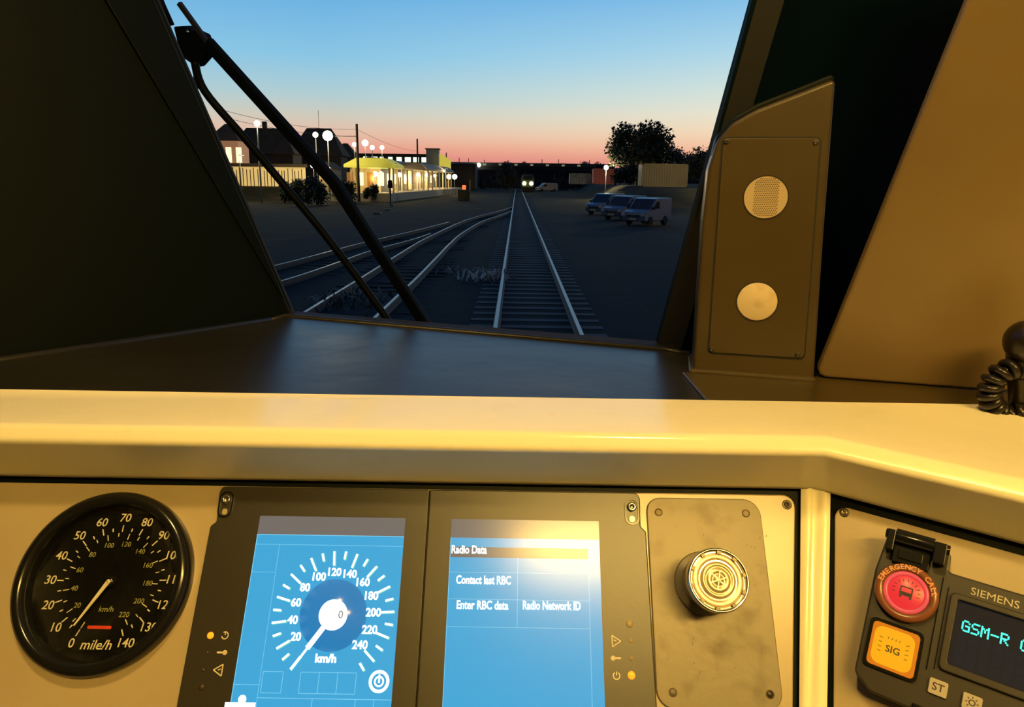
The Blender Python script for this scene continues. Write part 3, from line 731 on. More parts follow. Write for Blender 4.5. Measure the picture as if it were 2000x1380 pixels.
strip(sb, GL-(TL2-GL)*0.03, TL2, lo*0.030, 0.010); strip(sb, GR-(TR2-GR)*0.03, TR2, ro*0.030, 0.010)
sb.build('window_gasket', M['rubber'], W1)

# left wall: from the glass edge back past the driver
def quadwall(name, pts, m_, th=0.01, bevel=0):
    n_ = (pts[1]-pts[0]).cross(pts[2]-pts[0]).normalized()
    if n_.dot(EYE-pts[0]) < 0: n_ = -n_
    b = MB(); k = len(pts); b.add([p for p in pts]+[p-n_*th for p in pts], [tuple(range(k)), tuple(range(2*k-1, k-1, -1))]+[(i, (i+1) % k, (i+1) % k+k, i+k) for i in range(k)])
    return b.build(name, m_, None, bevel), n_
gl_b = GL+gn*0.008+lo*0.004; gl_t = TL2+gn*0.008+lo*0.004
wn = (gl_t-gl_b).cross(DL0-gl_b).normalized(); wn = wn if wn.dot(EYE-gl_b) > 0 else -wn
def onwall(px, py): return hit(px, py, gl_b, wn)
far_b = Vector((-1.30, 0, 0)); 
dvec = (DL0-DL1).normalized()
wb1 = gl_b+(gl_b-gl_t)*0.03
D_in = DL0 + dvec*0.55
top_in = D_in+(gl_t-gl_b)*1.0
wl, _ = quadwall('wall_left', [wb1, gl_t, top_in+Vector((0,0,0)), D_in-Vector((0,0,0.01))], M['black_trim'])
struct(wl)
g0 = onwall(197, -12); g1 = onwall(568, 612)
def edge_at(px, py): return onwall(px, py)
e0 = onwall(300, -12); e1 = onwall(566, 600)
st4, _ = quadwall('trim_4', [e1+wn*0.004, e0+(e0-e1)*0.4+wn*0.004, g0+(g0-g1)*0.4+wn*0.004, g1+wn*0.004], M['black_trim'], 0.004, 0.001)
struct(st4)

# right pillar: dark, behind the speaker housing
gr_b = GR+gn*0.008+ro*0.002; gr_t = TR2+gn*0.008+ro*0.002
RB = Vector((0.78, 1.04, ZD))
wnr = (gr_t-gr_b).cross(RB-gr_b).normalized(); wnr = wnr if wnr.dot(EYE-gr_b) > 0 else -wnr
M['navy'] = mat('dark_pillar', (0.002, 0.009, 0.015), 0.4, spec=0.1, bump=(220, 0.06))  # sky reflection on the dark pillar put in as a blue base colour
wr, _ = quadwall('wall_front', [gr_b-(gr_t-gr_b)*0.03, gr_t, RB+(gr_t-gr_b)*1.0, RB-Vector((0,0,0.01))], M['navy']); struct(wr)
def onpil(px, py): return hit(px, py, gr_b, wnr)
a0, a1 = onpil(1553, -12), onpil(1480, 195)
st5, _ = quadwall('trim_5', [onpil(1470, -12)+wnr*0.003+(onpil(1470,-12)-onpil(1300, 640))*0.4, onpil(1296, 655)+wnr*0.003, onpil(1340, 700)+wnr*0.003, a1+wnr*0.003+(a1-a0)*1.0, a0+wnr*0.003+(a0-a1)*1.8], M['navy'], 0.004, 0.001); struct(st5)

# right lining (cream, warm lit)
rb0 = onz(1592, 736, ZD+0.004); rb1 = onz(1930, 762, ZD+0.004)
rd = (rb1-rb0).normalized(); rnh = Vector((0,0,1)).cross(rd).normalized(); rnh = rnh if rnh.y < 0 else -rnh
rnh = Vector((-rd.y, rd.x, 0)); rnh = -rnh if rnh.y > 0 else rnh
RK2 = radians(16)
rup = (Vector((0,0,1))*cos(RK2)+rnh*sin(RK2)).normalized(); rn = rd.cross(rup).normalized(); rn = rn if rn.y < 0 else -rn
def onlin(px, py): return hit(px, py, rb0, rn)
lt = onlin(1892, -4)
ltt = rb0+(lt-rb0)*1.35
poly = [rb0, rb0+rd*0.95, rb0+rd*0.95+rup*0.95, ltt]
q = [Vector(((p-rb0).dot(rd), (p-rb0).dot(rup), 0)) for p in poly]
pr2 = rpoly([(v.x, v.y) for v in q], [0.010, 0, 0, 0])
T = frame(rb0, rd, rup, rn if rd.cross(rup).dot(rn) > 0 else rd.cross(rup))
mb = MB().prism(pr2, -0.012, 0.0, 0, T)
lw = mb.build('wall_right', M['lining'], None, 0.003); struct(lw)

# rest of the cab behind the camera: ceiling, side and rear walls, floor, lamp
ZC = H+0.93
cream2 = mat('ceiling_cream', (0.30, 0.24, 0.15), 0.6)
c_ = MB().box(-1.4, 1.4, -1.9, 0.30, ZC, ZC+0.03); struct(c_.build('ceiling', cream2))
c_ = MB().box(-1.40, 1.40, -1.93, -1.90, 1.0, ZC); struct(c_.build('wall_back', mat('rear_wall', (0.08, 0.065, 0.045), 0.7)))
c_ = MB().box(-1.43, -1.40, -1.9, 0.45, 1.0, ZC); struct(c_.build('wall_driver_side', mat('dark_side_wall', (0.03, 0.03, 0.028), 0.7)))
c_ = MB().box(1.40, 1.43, -1.9, 0.75, 1.0, ZC); struct(c_.build('wall_far_side', mat('side_wall', (0.12, 0.095, 0.06), 0.7)))
c_ = MB().box(-1.4, 1.4, -1.9, 0.6, 1.15, 1.18); struct(c_.build('floor', mat('cab_floor', (0.02, 0.02, 0.022), 0.8)))
# blind above the windscreen closes the cab to the roof
LMP = thing('ceiling_lamp', 'long warm strip lamp on the cab ceiling behind the driver', 'lamp', (0.56, -0.82, ZC))
MB().box(-0.56, 0.50, -0.085, 0.085, -0.030, -0.001).build('lamp_body', cream2, LMP, 0.004)
MB().box(-0.53, 0.47, -0.060, 0.060, -0.040, -0.0301).build('diffuser', M['lamp'], LMP, 0.003)

LMR = thing('ceiling_lamp', 'round warm lamp in the cab ceiling above the driver', 'lamp', (-0.15, 0.10, ZC))
MB().lathe([(0.085, -0.001), (0.085, -0.022), (0.070, -0.030), (0.060, -0.026)], 0, 0, 40).build('lamp_body', cream2, LMR)
MB().lathe([(0.058, -0.024), (0.050, -0.034), (0, -0.038)], 0, 0, 32).build('diffuser', M['lamp2'], LMR)

# --- speaker housing on the right of the deck
hb = onz(1470, 737, ZD+0.001); PH = radians(12.7)
hu = Vector((cos(PH), -sin(PH), 0)); hv = Vector((0,0,1)); hn = Vector((-sin(PH), -cos(PH), 0))
HF = frame(hb, hu, hv, hn); HFi = HF.inverted()
def LH(px, py, h=0.0):
    p = HFi @ hit(px, py, hb+hn*h, hn); return (p.x, p.y)
SP = thing('speaker_housing', 'tall olive loudspeaker housing with slanted top beside the windscreen', 'speaker', HF)
out = [LH(1352, 733), LH(1591, 737), LH(1610, 450), LH(1633, 152), LH(1560, 181), LH(1478, 213), LH(1430, 240), LH(1400, 275), LH(1383, 330), LH(1372, 430)]
base_y = min(p[1] for p in out[:2]); out[0] = (out[0][0], 0.0); out[1] = (out[1][0], 0.0)
op = rpoly(out, [0, 0, 0, 0.004, 0.01, 0.02, 0.02, 0.02, 0.03, 0.05])
DPT = 0.06
MB().prism(op, -DPT, 0.0, 0, None, True).build('body', M['olive'], SP, 0.006, 4)
cap = [(x+(0.002 if i > 4 else 0), y+0.006) for i, (x, y) in enumerate(out[3:])]
MB().prism(rpoly([(out[3][0]+0.001, out[3][1]-0.02)]+cap+[(out[9][0]+0.01, out[9][1]-0.01)], [0, 0.004, 0.01, 0.02, 0.02, 0.02, 0.03, 0.01, 0]), -DPT, -0.006, 0, None, True).build('top_edge', M['black_trim'], SP, 0.003)
# face plate
pl = rpoly([LH(1381, 690), LH(1572, 703), LH(1606, 267), LH(1409, 267)], 0.006)
pli = rpoly([LH(1384, 687), LH(1569, 699), LH(1602, 270), LH(1412, 270)], 0.005)
MB().prism(pl, 0.0, 0.0006).build('plate_gap', M['rubber'], SP)
MB().prism(pli, 0.0, 0.0022).build('face_plate', M['olive'], SP, 0.0008)
for px, py in ((1418, 277), (1592, 279), (1390, 681), (1557, 691)):
    x, y = LH(px, py); screw(SP, x, y, 0.0022, 0.0020, 'dark_metal')
x, y = LH(1495, 385); r_ = 0.0213
MB().ringprism(circ(x, y, r_+0.0012, 48), circ(x, y, r_, 48), 0.0022, 0.0030).build('speaker_rim', M['rubber'], SP)
MB().prism(circ(x, y, r_, 48), 0.0022, 0.0026).build('speaker_disc', M['grille'], SP)
mb = MB()
for i in range(-6, 7):
    for j in range(-11, 12):
        X = i*0.0020+(0.001 if j % 2 else 0)-0.0003; Y = j*0.00185
        if abs(X) < 0.0118 and hypot(X, Y) < r_-0.0012: mb.prism(circ(x+X, y+Y, 0.00068, 8), 0.0026, 0.0027)
mb.build('speaker_holes', M['scratch'], SP)
x, y = LH(1478, 588)
MB().ringprism(circ(x, y, 0.0215, 48), circ(x, y, 0.0203, 48), 0.0022, 0.0030).build('blank_rim', M['rubber'], SP)
MB().lathe([(0.0203, 0.0022), (0.0203, 0.0034), (0.0193, 0.0040), (0, 0.0042)], x, y, 48).build('blank_disc', M['blank'], SP)
MB().box(out[0][0]-0.004, out[1][0]+0.001, 0.0, 0.006, -DPT, 0.006).build('foot', M['olive'], SP, 0.0025, 3)

# --- handset on its coiled cord at the right edge
HN = onlin(2010, 700)+rn*0.05
hs = thing('radio_handset', 'black telephone handset hanging at the far right edge', 'handset', HN)
def rel(px, py, h): return hit(px, py, rb0+rn*h, rn)-HN
mb = MB(); pts = [rel(2012, 640, 0.045), rel(2004, 700, 0.055), rel(2003, 780, 0.060), rel(2010, 850, 0.055), rel(2022, 900, 0.05)]
sm = []
for i in range(len(pts)-1):
    for k in range(6): sm.append(pts[i].lerp(pts[i+1], k/6))
sm.append(pts[-1])
mb.tube(sm, lambda t: 0.0175*(0.75+0.25*abs(2*t-1))*min(1, (t+0.02)*9, (1.02-t)*9)**0.5, 20)
mb.build('handle', M['cord'], hs)
mb = MB(); c0 = rel(2010, 668, 0.055); mb.sphere(c0, 0.020, 20, 12); mb.build('earpiece', M['cord'], hs)
cd = thing('coiled_cord', 'thick black coiled cord looping beside the handset', 'cord', HN)
pth = [rel(px, py, hh) for px, py, hh in ((2030, 735, 0.05), (2000, 722, 0.06), (1968, 722, 0.065), (1942, 740, 0.068), (1932, 768, 0.07), (1942, 795, 0.07), (1965, 810, 0.068), (1990, 806, 0.07), (2015, 812, 0.075), (2030, 850, 0.08))]
def cat(P, n_):
    o_ = []
    for i in range(len(P)-1):
        p0, p1, p2, p3 = P[max(i-1, 0)], P[i], P[i+1], P[min(i+2, len(P)-1)]
        for k in range(n_):
            t = k/n_; o_.append(0.5*((2*p1)+(-p0+p2)*t+(2*p0-5*p1+4*p2-p3)*t*t+(-p0+3*p1-3*p2+p3)*t**3))
    o_.append(P[-1]); return o_
cl = cat(pth, 60); L = 0; hel = []; 
xx = (cl[1]-cl[0]).cross(rn).normalized()
for i, p in enumerate(cl):
    d = (cl[min(i+1, len(cl)-1)]-cl[max(i-1, 0)]).normalized(); 
    if i: L += (p-cl[i-1]).length
    xx = (xx-d*xx.dot(d)).normalized(); yy_ = d.cross(xx); a = L/0.0078*2*pi
    hel.append(p+(xx*cos(a)+yy_*sin(a))*0.0068)
mb = MB().tube(hel, 0.0037, 8); mb.tube(cl[::6], 0.004, 8)
mb.build('coil', M['cord'], cd)

# --- wiper outside the glass
WP = thing('windscreen_wiper', 'black windscreen wiper with two parallel arms outside the glass', 'wiper', onglass(830, 640, 0.05))
WO = WP.matrix_world.translation.copy()
def og(px, py, off): return onglass(px, py, off)-WO
mb = MB(); mb.bar(og(845, 655, 0.05), og(650, 352, 0.06), 0.017, 0.012, gn); mb.bar(og(652, 355, 0.06), og(405, 82, 0.055), 0.0165, 0.012, gn)
mb.build('main_arm', M['wiper'], WP, 0.002)
mb = MB(); mb.bar(og(412, 92, 0.057), og(350, 6, 0.055), 0.0060, 0.006, gn); mb.build('arm_tip', M['rubber'], WP)
mb = MB(); P_ = cat([og(*q_) for q_ in ((772, 645, 0.05), (700, 545, 0.055), (632, 455, 0.056), (560, 368, 0.056), (480, 272, 0.055), (400, 178, 0.05), (380, 120, 0.05))], 6)
mb.tube(P_, 0.0058, 10); mb.build('parallel_arm', M['wiper'], WP)
pv = [(338, 52), (358, 51), (395, 68), (408, 100), (400, 114), (384, 132), (352, 110)]
q = [og(a, b, 0.056) for a, b in pv]; q2 = [v-gn*0.018 for v in q]; k = len(q)
mb = MB().add(q+q2, [tuple(range(k)), tuple(range(2*k-1, k-1, -1))]+[(i, (i+1) % k, (i+1) % k+k, i+k) for i in range(k)])
mb.build('joint', M['wiper'], WP, 0.002)
mb = MB(); mb.tube([og(366, 60, 0.055), og(368, 64, 0.053)], 0.0022, 8); mb.build('pin', M['steel'], WP)
mb = MB(); mb.bar(og(384, 128, 0.06), og(384, 172, 0.06), 0.007, 0.006, gn); mb.build('lower_bracket', M['wiper'], WP)
mb = MB(); mb.tube([og(300, -30, 0.05), og(316, 10, 0.05), og(334, 50, 0.052)], 0.0055, 8)
mb.build('blade_holder', M['wiper'], WP)

# ================================================================ OUTSIDE
def sstep(a, b, x): t = max(0, min(1, (x-a)/(b-a))); return t*t*(3-2*t)
GZ = -0.17
def gh(x, y):
    z = GZ
    z += 1.55*sstep(-22, -27, x)*sstep(76, 81, y)                 # bank below the lit fence
    z += 2.15*sstep(9, 14, x-0.06*(y-79) if y > 79 else x)*sstep(58, 72, y)       # raised yard at right
    return z
xs = [-260, -160, -100, -70, -50]+[-40+i*1.0 for i in range(90)]+[52, 65, 90, 140, 220]
ysl = [-6, 0, 3]+[5+i*1.5 for i in range(30)]+[50+i*2.0 for i in range(60)]+[172, 200, 240, 300, 400, 600, 1000]
V = []; Fg = []
for y in ysl:
    for x in xs: V.append((x, y, gh(x, y)+(random.uniform(-0.025, 0.025) if abs(x-0.4) > 2 and y < 80 else 0)))
nx = len(xs)
for j in range(len(ysl)-1):
    for i in range(nx-1): Fg.append((j*nx+i, j*nx+i+1, (j+1)*nx+i+1, (j+1)*nx+i))
g = MB().add(V, Fg, 0, True)
for i, f in enumerate(g.f):
    c = sum((g.v[k] for k in f), Vector())/4
    if c.x < -9.5 or c.y > 62 and not (-1.5 < c.x < 2.5) or c.x > 15: g.m[i] = 1
gobj = g.build('ground', [M['ballast'], M['grass']]); gobj['kind'] = 'structure'

def rail_mesh(pts):
    b = MB(); pts = [Vector(p) for p in pts]; prof_ = [(-0.07,-0.155,1),(0.07,-0.155,1),(0.07,-0.140,1),(0.012,-0.12,1),(0.012,-0.045,1),(0.036,-0.035,0),(0.036,0,0),(-0.036,0,0),(-0.036,-0.035,0),(-0.012,-0.045,1),(-0.012,-0.12,1),(-0.07,-0.140,1)]
    n_ = len(prof_); V = []
    for i, p in enumerate(pts):
        d = (pts[min(i+1, len(pts)-1)]-pts[max(i-1, 0)]); d.z = 0; d.normalize(); x = Vector((d.y, -d.x, 0))
        for a, z, _ in prof_: V.append(p+x*a+Vector((0,0,z)))
    for i in range(len(pts)-1):
        for k in range(n_):
            k2 = (k+1) % n_; mi = 0 if k == 6 else 1
            b.add([V[i*n_+k], V[i*n_+k2], V[(i+1)*n_+k2], V[(i+1)*n_+k]], [(0,1,2,3)], mi, False)
    return b
def cat2(P, n_): return cat([Vector((x, y, 0)) for x, y in P], n_)
def track(label, Lp, Rp, sl_step, y_end, nmax=100, sm_='sleeper'):
    t = thing('railway_track', label, 'railway track', (Lp[0][0], Lp[0][1], 0), 'tracks ahead of the train'); o0 = Vector((Lp[0][0], Lp[0][1], 0))
    for P in (Lp, Rp):
        pts = cat2(P, 8); rail_mesh([p-o0 for p in pts]).build('rail', [M['rail'], M['rail_side']], t)
    l, r = cat2(Lp, 24), cat2(Rp, 24); y = Lp[0][1]+0.3; cnt = 0; rest = MB()
    def ati(c, y):
        for p, q in zip(c, c[1:]):
            if p.y <= y <= q.y: return p.lerp(q, (y-p.y)/max(1e-6, q.y-p.y))
        return None
    while y < y_end:
        a = ati(l, y); b = ati(r, y)
        if a and b:
            d = (b-a).normalized(); m_ = (a+b)/2-o0; jitter = random.uniform(-0.03, 0.03)
            tgt = MB() if cnt < nmax else rest
            tgt.bar(m_-d*1.28+Vector((0,jitter,-0.198)), m_+d*1.28+Vector((0,jitter,-0.198)), 0.25, 0.07)
            if cnt < nmax: tgt.build('sleeper', M[sm_], t)
            cnt += 1
        y += sl_step
    if rest.v: o_ = rest.build('sleeper', M['sleeper'], t); o_['kind'] = 'stuff'
    return t
track('straight railway track directly ahead with sleepers between bright rails', [(-0.345, 4), (-0.352, 20), (-0.36, 60), (-0.37, 110), (-0.37, 190)], [(1.157, 4), (1.148, 20), (1.14, 60), (1.13, 110), (1.13, 190)], 0.65, 110)
track('curving railway track in the middle that joins the straight one far ahead',
      [(-4.12, 6), (-4.11, 13.4), (-4.07, 18), (-4.06, 24), (-3.98, 30), (-3.40, 42), (-2.75, 48.5), (-1.55, 57), (-0.40, 66)],
      [(-2.66, 6), (-2.65, 14), (-2.63, 18), (-2.66, 23), (-2.70, 28), (-2.62, 34), (-2.12, 43.2), (-1.30, 50), (-0.40, 58)], 0.7, 56, 70, 'sleeper_dark')
track('leftmost railway track with dull rusty rails', [(-9.4, 8), (-8.1, 15), (-7.1, 20.3), (-6.6, 24.4), (-6.15, 28), (-4.95, 35.5), (-4.1, 42)],
      [(-8.2, 6.5), (-6.75, 13), (-5.89, 17.3), (-5.50, 21.3), (-5.25, 24.5), (-4.4, 30), (-4.12, 33)], 0.7, 32, 60, 'sleeper_dark')

# weeds
def weeds(label, c, n_, spread, h_, m_, seed):
    rn_ = random.Random(seed); b = MB(); 
    for k in range(n_):
        x = rn_.gauss(0, spread[0]); y = rn_.gauss(0, spread[1]); z = 0; a = rn_.uniform(0, 2*pi); l = rn_.uniform(0.4, 1)*h_; wd = rn_.uniform(0.015, 0.04)
        tip = Vector((x+cos(a)*l*rn_.uniform(0.3, 1.2), y+sin(a)*l*0.6, z+l*rn_.uniform(0.4, 1))); mid = Vector((x, y, z)).lerp(tip, 0.55)+Vector((0,0,l*0.18))
        s_ = Vector((-sin(a), cos(a), 0))*wd
        b.add([Vector((x,y,z))-s_, Vector((x,y,z))+s_, mid+s_*0.9, mid-s_*0.9, tip], [(0,1,2,3), (3,2,4)])
    o_ = b.build('weed_clump', m_, None); o_.location = c; tag(o_, label, 'weeds', 'dry weeds between the tracks'); return o_
p = onz(945, 545, GZ); weeds('pale dry weeds between the tracks beside the straight track left rail', (p.x, p.y, GZ), 70, (0.30, 0.45), 0.42, M['dry'], 1)
p = onz(905, 533, GZ); weeds('sparse pale weeds in the ballast between the straight and curving tracks', (p.x, p.y, GZ), 45, (0.45, 0.4), 0.26, mat('dry_weed_dull', (0.40, 0.36, 0.33), 0.8), 2)
p = onz(680, 590, GZ); weeds('grey grass tuft inside the curving track near the windscreen base', (p.x, p.y, GZ), 90, (0.45, 0.8), 0.34, mat('grey_grass', (0.22, 0.20, 0.16), 0.8), 3)

# trees
def blob_tree(name, label, x, y, z0, trunk_h, cr, crh, m_, seed, nleaf=1500, ls=0.22, group=None, nb=9, cat='tree'):
    rn_ = random.Random(seed); t = thing(name, label, cat, (x, y, z0), group)
    b = MB(); 
    if trunk_h > 0: 
        b.tube([(0,0,-0.3), (0.05,0,trunk_h*0.6), (0,0.05,trunk_h+crh*0.6)], lambda q: 0.035*(trunk_h+crh)*(1-0.7*q), 8)
    cl_ = []
    for k in range(nb):
        a = rn_.uniform(0, 2*pi); rr_ = cr*sqrt(rn_.random())*0.72; zz = trunk_h+crh*(0.22+0.62*rn_.random()*(1-0.35*(rr_/cr)))
        c = Vector((rr_*cos(a), rr_*sin(a), zz)); cl_.append((c, cr*rn_.uniform(0.30, 0.46)))
        if trunk_h > 0: b.tube([(0,0,trunk_h*0.8), Vector((0,0,trunk_h*0.9)).lerp(c, 0.5)+Vector((0,0,0.2)), c], lambda q: 0.012*(trunk_h+crh)*(1-0.6*q), 6)
    if b.v: b.build('trunk', M['bark'], t)
    f = MB()
    for k in range(nleaf):
        c, r0 = cl_[k % len(cl_)]; d = Vector((rn_.gauss(0,1), rn_.gauss(0,1), rn_.gauss(0,1))).normalized()
        p = c+Vector((d.x, d.y, d.z*crh/(2*cr)*1.3))*r0*(rn_.random()**0.45)*1.1
        if p.z < 0.05: continue
        a = Vector((rn_.gauss(0,1), rn_.gauss(0,1), rn_.gauss(0,1))).normalized(); bb = a.cross(d).normalized(); s_ = ls*rn_.uniform(0.6, 1.4)
        f.add([p-a*s_, p+bb*s_*0.6, p+a*s_, p-bb*s_*0.6], [(0,1,2,3)])
    f.build('foliage', m_, t); return t
def px2(px, Y): q_ = atY(px, 350, Y); return q_.x
blob_tree('broad_tree', 'large round tree standing out against the sky left of the tan container', px2(1243, 100), 100, 1.9, 2.0, 4.5, 7.2, M['leaf'], 11, 9000, 0.24, nb=30)
blob_tree('broad_tree', 'dark tree behind the tan container, right of the large round tree', px2(1322, 95), 95, 1.9, 1.0, 2.6, 5.0, M['leaf2'], 12, 3000, 0.18, nb=16, group='dark trees at right')
blob_tree('broad_tree', 'dark tree at the right edge of the windscreen beside the tan container', px2(1372, 84), 84, 1.9, 0.6, 2.5, 4.8, M['leaf2'], 13, 2800, 0.18, nb=16, group='dark trees at right')
blob_tree('bush', 'dark bush under the large round tree right of the red container', px2(1222, 92), 92, 1.95, 0, 2.2, 3.0, M['leaf2'], 14, 2000, 0.18, nb=14, cat='bush')
blob_tree('bush', 'dark bush rising beyond the bridge just left of the approaching train', px2(990, 168), 168, -0.2, 0.4, 2.6, 6.6, M['leaf2'], 15, 2200, 0.24, nb=16, cat='bush')
blob_tree('small_tree', 'small round tree showing above the bridge over the approaching train', px2(1023, 221), 221, GZ, 5.4, 1.4, 3.2, M['leaf2'], 16, 900, 0.2, nb=8)
blob_tree('small_tree', 'low dark tree top showing above the middle of the bridge', px2(1107, 221), 221, GZ, 4, 2.7, 4.2, M['leaf2'], 17, 1300, 0.25, nb=12)
blob_tree('small_tree', 'low dark tree above the bridge, just left of the red container', px2(1141, 221), 221, GZ, 4.4, 2.5, 4.6, M['leaf2'], 18, 1300, 0.25, nb=12)
blob_tree('small_tree', 'dark tree top between bridge and large round tree, behind the red container', px2(1168, 195), 195, GZ, 4.2, 2.2, 3.7, M['leaf2'], 19, 1200, 0.25, nb=12)
blob_tree('hedge', 'dark green lit hedge below the cream fence, left one behind the wiper', px2(573, 73), 73, GZ, 0, 1.7, 2.6, M['leaf'], 20, 2400, 0.13, 'hedges by the station', nb=16, cat='hedge')
blob_tree('hedge', 'dark green hedge between the two wiper arms at the platform end', px2(612, 68), 68, GZ, 0, 1.5, 2.7, M['leaf'], 21, 2600, 0.13, 'hedges by the station', nb=16, cat='hedge')
blob_tree('bush', 'low bush in front of the station left of the tall dark pole', px2(672, 74), 74, GZ, 0, 1.4, 2.5, M['leaf'], 22, 1800, 0.13, nb=12, cat='bush')
blob_tree('bush', 'low bush by the platform edge right of the tall dark pole', px2(724, 77), 77, GZ, 0, 1.0, 2.3, M['leaf'], 23, 1200, 0.12, nb=8, cat='bush')
# scrub line along the far end of the yard
for i in range(18):
    px = 925+i*16
    if 995 < px < 1020: continue
    Y = 186+random.uniform(-5, 8)
    blob_tree('scrub_bush', 'low scrub bush in the dark belt under the road bridge', px2(px, Y), Y, GZ, 0, 1.15, 2.2+random.random()*1.8, M['leaf2'], 40+i, 420, 0.26, 'scrub under the bridge', nb=7, cat='bush')

# wooden poles and wires
def pole(label, pxb, Y, pyt, r=0.16, z0=None, group='dark line side poles'):
    x = px2(pxb, Y); z0 = gh(x, Y) if z0 is None else z0; zt = atY(pxb, pyt, Y).z
    o_ = MB().lathe([(r, 0), (r*0.8, zt-z0)], 0, 0, 12).build('telegraph_pole', M['pole']); o_.location = (x, Y, z0)
    return tag(o_, label, 'pole', group), Vector((x, Y, zt))
_, pt1 = pole('tallest dark wooden pole in front of the station canopy', 700, 79, 242, 0.17)
_, pt2 = pole('second dark pole rising above the station roof right of centre', 816, 153, 271, 0.2)
_, pt3 = pole('thin pole beside the yellow lit stair tower', 872, 156, 298, 0.14)
for i, (px, tp) in enumerate(((897, 308), (915, 309), (946, 312), (1058, 311), (1090, 311), (1150, 312))):
    pole('thin dark mast on the bridge, number %s from the left' % ['one', 'two', 'three', 'four', 'five', 'six'][i] if False else
         ['thin mast on the bridge nearest the stair tower', 'thin mast on the bridge left of its bright lamp', 'thin mast on the bridge left of the dark bush', 'thin mast on the bridge right of the small round tree', 'thin mast on the bridge left of the low tree top', 'thin mast on the bridge above the grey container'][i], px, 214, tp, 0.13, GZ, 'masts on the bridge')
def wires(label, p, q, sag, r=0.018):
    pts = [p.lerp(q, t/16)-Vector((0,0,sag*4*(t/16)*(1-t/16))) for t in range(17)]; b = MB().tube([v-p for v in pts], r, 6)
    o_ = b.build('overhead_wire', M['wire']); o_.location = p; tag(o_, label, 'wire', 'wires left of the tall pole')
wires('highest thin overhead wire crossing the sky towards the tall dark pole', atY(432, 214, 60), atY(698, 252, 79), 0.5)
wires('lower thin overhead wire running to the bracket of the tall pole', atY(432, 228, 60), atY(698, 266, 79), 0.4)
wires('short level wire from lamps to the tall dark pole', atY(655, 266, 78.9), atY(696, 266, 79), 0.0, 0.05)
wires('thin wire falling from the tall pole to the second pole', atY(700, 254, 79), atY(815, 295, 153), 0.5)

# platform
pA = onz(655, 389, 0.75); pB = Vector((-10.6, 140, 0.75))
PL = [(-14.6, 80), (-10.6, 140), (-13.5, 141), (-22.5, 150), (-22.5, 80)]
mb = MB().prism(PL, GZ, 0.78)
o_ = mb.build('station_platform', M['concrete']); tag(o_, 'lit station platform running away on the left', 'platform')
# lit ramp end with posts
for i, (px, py) in enumerate(((868, 376), (874, 377), (880, 378), (886, 379), (892, 380))):
    q_ = atY(px, py, 108); o_ = MB().box(-0.10, 0.10, -0.10, 0.10, 0, 1.15).build('fence_post', M['facade']); o_.location = (q_.x, 108, gh(q_.x, 108))
    tag(o_, ['leftmost short cream post in the row at the platform foot', 'second short cream post from the left at the platform foot', 'middle short cream post in the row at the platform foot', 'short cream post at the platform foot, second from the cabinet', 'short cream post at the platform foot nearest the dark cabinet'][i], 'post', 'cream posts at the platform foot')
# station building with two canopies
def bld(name, label, cat, x0, x1, y0, y1, z0, z1, wallm, roofm, rh, hip=True, over=0.4, group=None):
    t = thing(name, label, cat, ((x0+x1)/2, (y0+y1)/2, z0), group); X, Y = (x1-x0)/2, (y1-y0)/2
    MB().box(-X, X, -Y, Y, 0, z1-z0).build('wall', wallm, t)
    X += over; Y += over; zz = z1-z0; r = MB(); k = min(X, Y)*(0.9 if hip else 0.0)
    if X >= Y: rv = [(-X,-Y,zz),(X,-Y,zz),(X,Y,zz),(-X,Y,zz),(-X+k,0,zz+rh),(X-k,0,zz+rh)]; rf = [(0,1,5,4),(1,2,5),(2,3,4,5),(3,0,4),(0,3,2,1)]
    else: rv = [(-X,-Y,zz),(X,-Y,zz),(X,Y,zz),(-X,Y,zz),(0,-Y+k,zz+rh),(0,Y-k,zz+rh)]; rf = [(0,1,4),(1,2,5,4),(2,3,5),(3,0,4,5),(0,3,2,1)]
    r.add(rv, rf); r.build('roof', roofm, t); return t
S = bld('station_building', 'low lit station building on the platform with cream walls', 'building', -21.0, -17.2, 88, 145, 0.78, 4.0, M['facade'], M['canopy_g'], 1.2, over=0.3)
sx0 = 1.9
for k in range(13):
    Y = -29+k*4.6
    w_ = MB().box(sx0, sx0+0.04, Y, Y+1.9, 0.9, 2.3).build('window' if k % 3 else 'door', M['win_lit'] if k % 3 else M['wood_lit'], S)
for k in range(4):
    MB().box(-1.8+k*1.25, -1.0+k*1.25, -31.05, -31.0, 0.2+0.6*(k % 2), 2.4).build('window' if k % 2 else 'door', M['win_lit'] if k % 2 else M['wood_lit'], S)
def canopy(label, x0, x1, y0, y1, z, m_, th, posts, gr_):
    t = thing('platform_canopy', label, 'canopy', ((x0+x1)/2, y0, 0.78), gr_); cxx = (x0+x1)/2; r = MB(); hw = (x1-x0)/2; Ln = y1-y0
    a = [(-hw, 0, z), (hw, 0, z), (hw, 0, z+th), (hw*0.55, 0.5, z+th+0.75), (-hw*0.55, 0.5, z+th+0.75), (-hw, 0, z+th)]
    b_ = [(x, Ln-y_, zz) for x, y_, zz in a]
    k = 6; r.add(a+b_, [tuple(range(k)), tuple(range(2*k-1, k-1, -1))]+[(i, (i+1) % k, (i+1) % k+k, i+k) for i in range(k)]); r.build('canopy_roof', m_, t)
    for i in range(posts):
        for xx_ in (-hw*0.75, hw*0.75): MB().box(xx_-0.09, xx_+0.09, 0.4+i*(Ln-1)/max(1, posts-1)-0.09, 0.4+i*(Ln-1)/max(1, posts-1)+0.09, 0, z).build('canopy_post', M['facade'], t)
    return t
canopy('bright yellow canopy at the near end of the station building', px2(672, 81), px2(772, 81), 81, 87.4, 2.9, M['canopy_y'], 0.35, 3, 'platform canopies')
